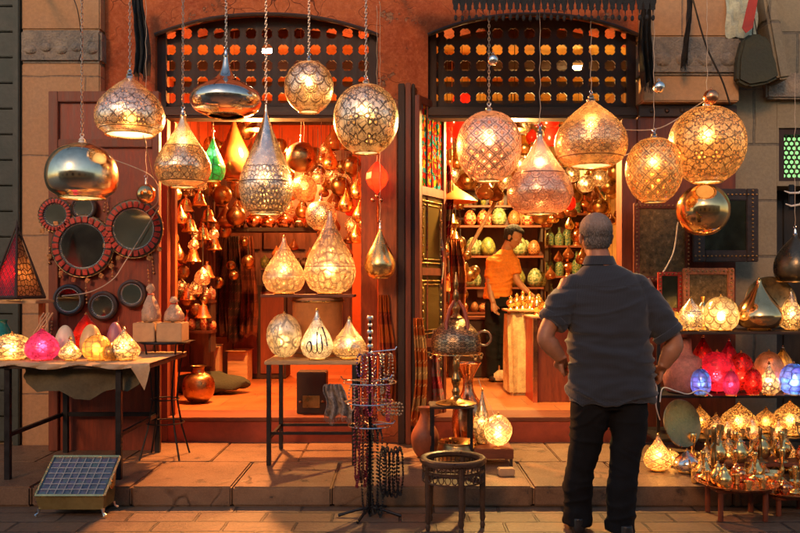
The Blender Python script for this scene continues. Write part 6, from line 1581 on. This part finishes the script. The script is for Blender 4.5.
m_trou = M('black_trousers_cloth', (.006, .006, .007), .9, 0, .3, 9, .5, .004, spec=.25)
m_shoe = M('black_shoe_leather', (.02, .016, .014), .35, 0, .3, 12, .3, .002)
m_skin = skin_mat('tanned_skin', (.36, .15, .075)); m_skin2 = skin_mat('brown_skin', (.36, .18, .09))
m_hair = NT('thinning_grey_hair'); v_ = m_hair.coord('Object'); sp_ = m_hair.n('ShaderNodeSeparateXYZ'); m_hair.lk(v_, sp_.inputs[0]); a_ = m_hair.noise(v_, 14, 4); b_ = m_hair.noise(m_hair.coord('Object', (1, 1, .3)), 240, 3)
up_ = m_hair.ramp(m_hair.ma('ADD', sp_.outputs[2], m_hair.ma('MULTIPLY', m_hair.ma('SUBTRACT', a_, .5), .05)), 1.655, 1.70)
c_ = m_hair.mix(up_, (.045, .035, .03), (.26, .17, .125)); c_ = m_hair.mix(m_hair.ramp(b_, .42, .62, 0, .6), c_, (.30, .26, .23)); nd = m_hair.bsdf(c_, .75); m_hair.bump(b_, .8, .004, nd); m_hair = m_hair.done(nd.outputs[0])
m_bhair = M('black_hair', (.006, .004, .004), .9, 0, .4, 60, 1., .003, (1, 1, .4), fine=260)

P = thing('person', 'stout grey haired man in dark blue shirt seen from behind with hands on hips', 'person', (X(604, 4.5), 4.5, 0))
hc = Vector((-.040, .035, 1.622))
bm = nb()
head(bm, hc, 1.02, R(4), R(-4))
limb(bm, [(-.035, .01, 1.56, .058), (-.02, -.01, 1.48, .066), (0, -.01, 1.42, .09)])
oval(bm, smooth_rings([(.03, 0, .80, .15, .11), (.03, 0, 1.0, .17, .12), (.01, 0, 1.25, .18, .12), (0, 0, 1.40, .14, .09), (-.01, 0, 1.46, .07, .06)]))
for s, sh, el, wr in ((-1, (-.185, 0, 1.385), (-.338, -.07, 1.085), (-.243, -.045, .968)), (1, (.20, 0, 1.385), (.368, -.07, 1.055), (.306, -.05, .925))):
    sh, el, wr = Vector(sh), Vector(el), Vector(wr)
    o_, r_ = bez([(*sh, .055), (*((sh + el) / 2), .050), (*(el + Vector((-s * .006, .006, .012))), .046), (*el.lerp(wr, .35), .050), (*el.lerp(wr, .7), .040), (*wr, .030)], 7)
    tube(bm, o_, r_, 20)
    hand(bm, wr, Vector((-s * .10, .72, -.42)), Vector((-s, -.1, -.05)), 1.04, .5, s)
for x0, x1, fy in ((-.080, -.113, .11), (.125, .087, -.03)):
    limb(bm, [(x0, 0, .86, .07), (x0 * .5 + x1 * .5, fy * .4, .5, .045), (x1, fy, .1, .035), (x1, fy, .07, .035)])
me = fused('body', bm, m_skin, .0052, 5, lambda p: .0006 * noise.noise(p * 90)); link('body', me, P)
# hair: close cap over the back and top of the skull
bm = nb(); ball(bm, (0, -.014, .047), .1, 30, .84, 1.03, .93); ball(bm, (0, -.035, -.005), .074, 24, .95, .92, .95)
bmesh.ops.delete(bm, geom=[v for v in bm.verts if v.co.z < -.062 or (v.co.y > .035 and v.co.z < .075) or (abs(v.co.x) > .062 and v.co.z < .012 and v.co.y > -.03)], context='VERTS')
mm = Matrix.Translation(hc) @ Matrix.Rotation(R(4), 4, 'Z') @ Matrix.Rotation(R(-4), 4, 'X') @ Matrix.Scale(1.02, 4)
for v in bm.verts: v.co = mm @ v.co; v.co += Vector(noise.noise_vector(v.co * 60)) * .002
me = fused('hair', (lambda b: (solidify(b, geom=b.faces[:], thickness=-.004), b)[1])(bm), m_hair, .0035, 2, lambda p: .0018 * noise.noise(p * 150)); 
def tufts(me, n, L, wd, seed):
    """short strands rooted over the hair cap, lying down and back"""
    r_ = random.Random(seed); b = bmesh.new(); b.from_mesh(me); b.faces.ensure_lookup_table(); fs = list(b.faces); base = [(f.calc_center_median(), f.normal.copy()) for f in fs]
    for _ in range(n):
        c_, n_ = r_.choice(base); c_ = c_ + Vector((r_.uniform(-1, 1), r_.uniform(-1, 1), r_.uniform(-1, 1))) * .002
        d_ = (n_ * .45 + Vector((r_.uniform(-.5, .5), -.25 + r_.uniform(-.4, .4), -.9 + r_.uniform(-.3, .3)))).normalized(); s_ = d_.cross(n_)
        if s_.length < .05: continue
        s_.normalize(); l_ = L * r_.uniform(.5, 1.2); w_ = wd * r_.uniform(.6, 1.2)
        v = [b.verts.new(p) for p in (c_ - s_ * w_, c_ + s_ * w_, c_ + d_ * l_)]; b.faces.new(v)
    b.to_mesh(me); b.free()
tufts(me, 9000, .014, .0007, 4)
link('hair', me, P)
# shirt
bm = nb()
oval(bm, smooth_rings([(.035, -.005, .735, .228, .158), (.038, -.01, .80, .236, .165), (.035, -.01, .90, .232, .163), (.025, -.012, 1.0, .222, .158), (.018, -.012, 1.12, .222, .155), (.012, -.012, 1.25, .232, .152), (.008, -.010, 1.34, .220, .137), (.003, -.008, 1.405, .185, .115), (-.004, -.004, 1.45, .135, .092), (-.015, .0, 1.485, .085, .074)]), 44, 2.45)
for s, sh, el in ((-1, (-.150, -.01, 1.345), (-.298, -.055, 1.165)), (1, (.165, -.01, 1.345), (.342, -.055, 1.095))):
    sh, el = Vector(sh), Vector(el); m1 = sh.lerp(el, .5)
    ball(bm, sh, .092, 20); limb(bm, [(*sh, .088), (*sh.lerp(el, .3), .090), (*(m1 + Vector((s * .012, 0, .008))), .086), (*sh.lerp(el, .82), .083), (*(el), .080)], 24)
me = fused('shirt', bm, m_shirt, .008, 5, lambda p: folds(.015, 12., 4.5)(p) * (1. if p.z < 1.36 else .35) * (1.35 if p.z < 1.12 else .9))
link('shirt', me, P)
from mathutils.bvhtree import BVHTree
bt = BVHTree.FromPolygons([v.co for v in me.vertices], [p.vertices for p in me.polygons])
def seam(bm, pts, r=.0022):
    out = []
    for x, z in pts:
        h_ = bt.ray_cast(Vector((x, -1, z)), Vector((0, 1, 0)))
        if h_[0] is not None: out.append(h_[0] + Vector((0, .0005, 0)))
    if len(out) > 2: tube(bm, out, r, 6)
for pts in ([(-.19 + .38 * i / 40, 1.375 - .012 * math.sin(PI * i / 40)) for i in range(41)], [(-.17 + .40 * i / 40, .752 + .006 * math.sin(i)) for i in range(41)],
            [(-.165 - .01 * i / 12, 1.40 - .012 * i) for i in range(13)], [(.180 + .012 * i / 12, 1.40 - .012 * i) for i in range(13)]):
    bm = nb(); seam(bm, pts); part('seam', bm, m_shirt, P)
# cuffs, collar, back yoke seam
for s, sh, el in ((-1, (-.150, -.01, 1.345), (-.298, -.055, 1.165)), (1, (.165, -.01, 1.345), (.342, -.055, 1.095))):
    bm = nb(); sh, el = Vector(sh), Vector(el); d = (el - sh).normalized(); tube(bm, [el - d * .034, el - d * .004, el + d * .006], [.087, .086, .082], 28)
    link('cuff', fused('cuff', bm, m_shirt, .006, 2), P)
bm = nb(); c0 = Vector((-.026, .0, 1.495)); n = 28; g = []
for j, (dz_, rr) in enumerate(((-.02, .086), (.008, .076), (.03, .071), (.034, .074), (.014, .084), (-.014, .094))):
    g.append([bm.verts.new(c0 + Vector((rr * math.cos(2 * PI * i / n), rr * .92 * math.sin(2 * PI * i / n), dz_ - .02 * max(0, math.sin(2 * PI * i / n))))) for i in range(n)])
for j in range(5):
    for i in range(n): bm.faces.new([g[j][i], g[j][(i + 1) % n], g[j + 1][(i + 1) % n], g[j + 1][i]])
part('collar', bm, m_shirt, P)
# trousers
bm = nb()
oval(bm, smooth_rings([(.03, 0, .70, .185, .13), (.035, -.005, .80, .21, .15), (.035, 0, .92, .20, .145)]), 36)
for s, x0, x1, fy in ((-1, -.085, -.115, .11), (1, .135, .085, -.03)):
    kx_ = (x0 + x1) / 2 - s * .005
    oval(bm, smooth_rings([(x1, fy, .035, .078, .085), (x1, fy, .10, .077, .080), (x1 + s * .006, fy * .9, .25, .078, .083), (kx_ + s * .006, fy * .6, .42, .080, .088), (x0 - s * .004, fy * .3, .56, .094, .104), (x0 - s * .014, 0, .72, .112, .128), (x0 - s * .02, 0, .82, .105, .13)]), 28)
link('trousers', fused('trousers', bm, m_trou, .009, 4, lambda p: folds(.012, 10., 6., 3.)(p) * (1.3 if p.z < .18 else .7)), P)
for s, x1, fy in ((-1, -.115, .11), (1, .085, -.03)):
    bm = nb(); sx = x1 + s * .012
    oval(bm, [(sx, fy - .06, .001, .036, .035), (sx, fy - .06, .03, .038, .036), (sx, fy - .055, .08, .034, .034)], 20)
    ball(bm, (sx + s * .01, fy + .09, .035), .05, 18, .95, 1.9, .66); ball(bm, (sx, fy - .02, .045), .045, 16, .9, 1.5, .9)
    for v in bm.verts: v.co.z = max(.001, v.co.z)
    link('shoe', fused('shoe', bm, m_shoe, .006, 3), P)

# shopkeeper in the orange shirt
K = thing('person', 'young shopkeeper in an orange shirt leaning to reach down inside the right shop', 'person', (X(500, 9.0), 9.0, FLOOR))
hk = Vector((.135, -.05, 1.565)); yaw = R(-118)
bm = nb(); head(bm, hk, 1.0, yaw, R(-24))
limb(bm, [(.11, -.02, 1.50, .05), (.08, 0, 1.42, .055), (.06, 0, 1.36, .08)])
oval(bm, smooth_rings([(-.02, 0, .85, .12, .10), (0, 0, 1.1, .13, .10), (.04, 0, 1.34, .12, .09)]))
limb(bm, [(-.07, -.02, 1.35, .05), (-.115, -.04, 1.15, .042), (-.12, -.05, 1.08, .04)]); limb(bm, [(-.12, -.05, 1.08, .04), (-.11, -.1, .95, .034), (-.09, -.14, .86, .026)]); hand(bm, (-.09, -.14, .86), (.15, -.15, -.9), (.6, -.5, 0), 1., .5, 1)
limb(bm, [(.15, -.03, 1.33, .048), (.17, -.06, 1.15, .042), (.18, -.08, 1.10, .04)]); limb(bm, [(.18, -.08, 1.10, .04), (.23, -.14, 1.03, .034), (.28, -.19, .98, .025)]); hand(bm, (.28, -.19, .98), (.6, -.4, -.6), (-.4, -.3, -.8), 1., .6, -1)
for x0 in (-.08, .06): limb(bm, [(x0, 0, .86, .08), (x0, 0, .5, .055), (x0, 0, .07, .04)])
link('body', fused('body', bm, m_skin2, .0065, 2), K)
bm = nb(); ball(bm, (0, -.014, .052), .1, 24, .86, 1.05, .95); ball(bm, (0, -.03, .0), .08, 20, .92, .9, .9); ball(bm, (0, .04, .095), .05, 14, 1.2, 1, .6)
bmesh.ops.delete(bm, geom=[v for v in bm.verts if v.co.z < -.05 or (v.co.y > .03 and v.co.z < .08)], context='VERTS'); solidify(bm, geom=bm.faces[:], thickness=-.006)
mm = Matrix.Translation(hk) @ Matrix.Rotation(yaw, 4, 'Z') @ Matrix.Rotation(R(-24), 4, 'X')
for v in bm.verts: v.co = mm @ v.co
me = fused('hair', bm, m_bhair, .006, 2, lambda p: .004 * noise.noise(p * 60)); tufts(me, 2500, .02, .0012, 5); link('hair', me, K)
m_os = M('orange_shirt_cloth', (.62, .20, .015), .85, 0, .35, 7, .9, .008)
bm = nb(); oval(bm, smooth_rings([(-.03, 0, .90, .155, .125), (-.015, 0, 1.05, .15, .12), (.01, 0, 1.2, .158, .118), (.04, 0, 1.34, .15, .105), (.055, 0, 1.40, .10, .08), (.075, -.01, 1.44, .065, .06)]), 30)
limb(bm, [(-.075, -.01, 1.345, .068), (-.105, -.03, 1.22, .064), (-.12, -.04, 1.13, .06)]); limb(bm, [(.14, -.02, 1.33, .064), (.165, -.05, 1.22, .06), (.175, -.06, 1.17, .056)])
link('shirt', fused('shirt', bm, m_os, .009, 3, folds(.012, 12., 7., 8.)), K)
bm = nb(); oval(bm, [(-.01, 0, .82, .15, .12), (-.01, 0, .95, .14, .115)], 28)
for x0 in (-.085, .07): oval(bm, smooth_rings([(x0, 0, .03, .065, .07), (x0, 0, .3, .07, .075), (x0, 0, .6, .08, .085), (x0, 0, .85, .085, .1)]), 22)
link('trousers', fused('trousers', bm, m_trou, .010, 3, folds(.010)), K)
for x0 in (-.085, .07):
    bm = nb(); ball(bm, (x0, -.05, .035), .05, 14, .9, 1.9, .7)
    for v in bm.verts: v.co.z = max(.001, v.co.z)
    part('shoe', bm, m_shoe, K)

# ---------------------------------------------------------------- ceiling tubes, and bulbs added to light the shops
def ceil_lamp(label, px, py, D, w, E, col, tube_=True):
    p = W(px, py, D); p.z = min(p.z, CE - .16)
    t = thing('ceiling_lamp', label, 'ceiling lamp', p); bm = nb()
    span(bm, (-w / 2, -.03, .02), (w / 2, .03, .05), .004); tube(bm, [(-w / 2 + .05, 0, .05), (-w / 2 + .05, 0, CE - .12 - p.z)], .004, 4); tube(bm, [(w / 2 - .05, 0, .05), (w / 2 - .05, 0, CE - .12 - p.z)], .004, 4); part('batten', bm, m_white, t)
    bm = nb(); tube(bm, [(-w / 2 + .02, 0, 0), (w / 2 - .02, 0, 0)], .018, 8); part('tube', bm, emis('lit_tube', col, E), t)
def plamp(loc, P_, col, r=.06):
    l = bpy.data.lights.new('fill_point', 'POINT'); l.energy = P_; l.color = col; l.shadow_soft_size = r  # unseen point light, added as fill for walls and ceiling
    o = bpy.data.objects.new('fill_point', l); COL.objects.link(o); o.location = loc
ceil_lamp('short bright tube lamp seen through the left grille', 268, 42, 7.8, .17, 22, (1., .85, .6))
ceil_lamp('yellow tube lamp seen through the right grille', 575, 66, 8.4, .16, 40, (1., .72, .3))
def fill_bulb(label, loc, P_, col):  # invented hanging bulb with reflector, added to brighten the shop
    t = thing('added_bulb_lamp', label, 'lamp', loc); bm = nb(); lathe(bm, [(.10, 0), (.105, .004), (.05, .06), (.02, .08), (.015, .11), (0, .112)], 20); part('reflector', bm, m_dbrass, t)
    bm = nb(); ball(bm, (0, 0, .015), .028, 12); part('bulb', bm, emis('added_bulb_glow', col, 25), t)
    bm = nb(); tube(bm, [(0, 0, .11), (0, 0, CE - .12 - loc[2])], .004, 4); part('cord', bm, m_dcord, t)
    l = bpy.data.lights.new('fill_spot', 'SPOT'); l.energy = P_ * 2.2; l.color = col; l.shadow_soft_size = .05; l.spot_size = R(168); l.spot_blend = .6  # wide spot added under the bulb as fill for the floor
    o = bpy.data.objects.new('fill_spot', l); COL.objects.link(o); o.location = (loc[0], loc[1], loc[2] - .04)
    if loc[1] < 8:
        o.rotation_euler = (R(-24), 0, 0)  # front spots lean outward to spill light on the pavement
    plamp((loc[0], loc[1], loc[2] - .08), P_ * .55, col)
OR = (1., .36, .09); YE = (1., .58, .18)
K1 = 1.0
fill_bulb('added fill bulb under a brass reflector near the entrance of the left shop', (-1.25, 7.15, 2.72), 105 * K1, OR)
fill_bulb('added fill bulb under a brass reflector halfway into the left shop', (-1.0, 8.9, 2.8), 75 * K1, OR)
fill_bulb('added fill bulb under a brass reflector at the rear of the left shop', (-1.7, 10.9, 2.9), 60 * K1, OR)
fill_bulb('added fill bulb under a brass reflector near the entrance of the right shop', (1.0, 7.15, 2.72), 66 * K1, YE)
fill_bulb('added fill bulb under a brass reflector halfway into the right shop', (1.25, 9.2, 2.8), 46 * K1, YE)
fill_bulb('added fill bulb under a brass reflector at the rear of the right shop', (1.7, 10.9, 2.9), 30 * K1, YE)

# ---------------------------------------------------------------- dusk sky, sun, camera
w = bpy.data.worlds.new('World'); sc.world = w; w.use_nodes = True; nt = w.node_tree; bg = nt.nodes['Background']
sk = nt.nodes.new('ShaderNodeTexSky'); sk.sky_type = 'NISHITA'; sk.sun_disc = False; sk.sun_elevation = R(24); sk.sun_rotation = R(200); sk.air_density = 1.4; sk.dust_density = .6; sk.ozone_density = 2.
nt.links.new(sk.outputs[0], bg.inputs[0]); bg.inputs[1].default_value = .045
s = bpy.data.lights.new('sun', 'SUN'); s.energy = .42; s.angle = R(12); s.color = (1., .46, .17); so = bpy.data.objects.new('sun', s); COL.objects.link(so)
el, az = R(24), R(200)
dv = Vector((math.sin(az) * math.cos(el), math.cos(az) * math.cos(el), math.sin(el))); so.rotation_euler = dv.to_track_quat('Z', 'Y').to_euler(); so.location = (0, -2, 9)
cam = bpy.data.cameras.new('camera'); co = bpy.data.objects.new('camera', cam); COL.objects.link(co); co.location = (0, 0, H); co.rotation_euler = (R(90), 0, 0)
cam.sensor_width = 36; cam.lens = F / 800 * 36; cam.shift_y = (HZ - 266.5) / 800; cam.clip_end = 200; cam.clip_start = .05; sc.camera = co
sc.view_settings.view_transform = 'Standard'; sc.view_settings.look = 'None'; sc.view_settings.gamma = 1; sc.view_settings.exposure = 1.75; sc.view_settings.use_curve_mapping = False
c = sc.cycles; c.use_denoising = True; c.max_bounces = 7; c.diffuse_bounces = 3; c.glossy_bounces = 4; c.transmission_bounces = 6; c.transparent_max_bounces = 12; c.sample_clamp_indirect = 4; c.caustics_reflective = False; c.caustics_refractive = False; c.use_light_tree = True
c.use_adaptive_sampling = True; c.adaptive_threshold = .02
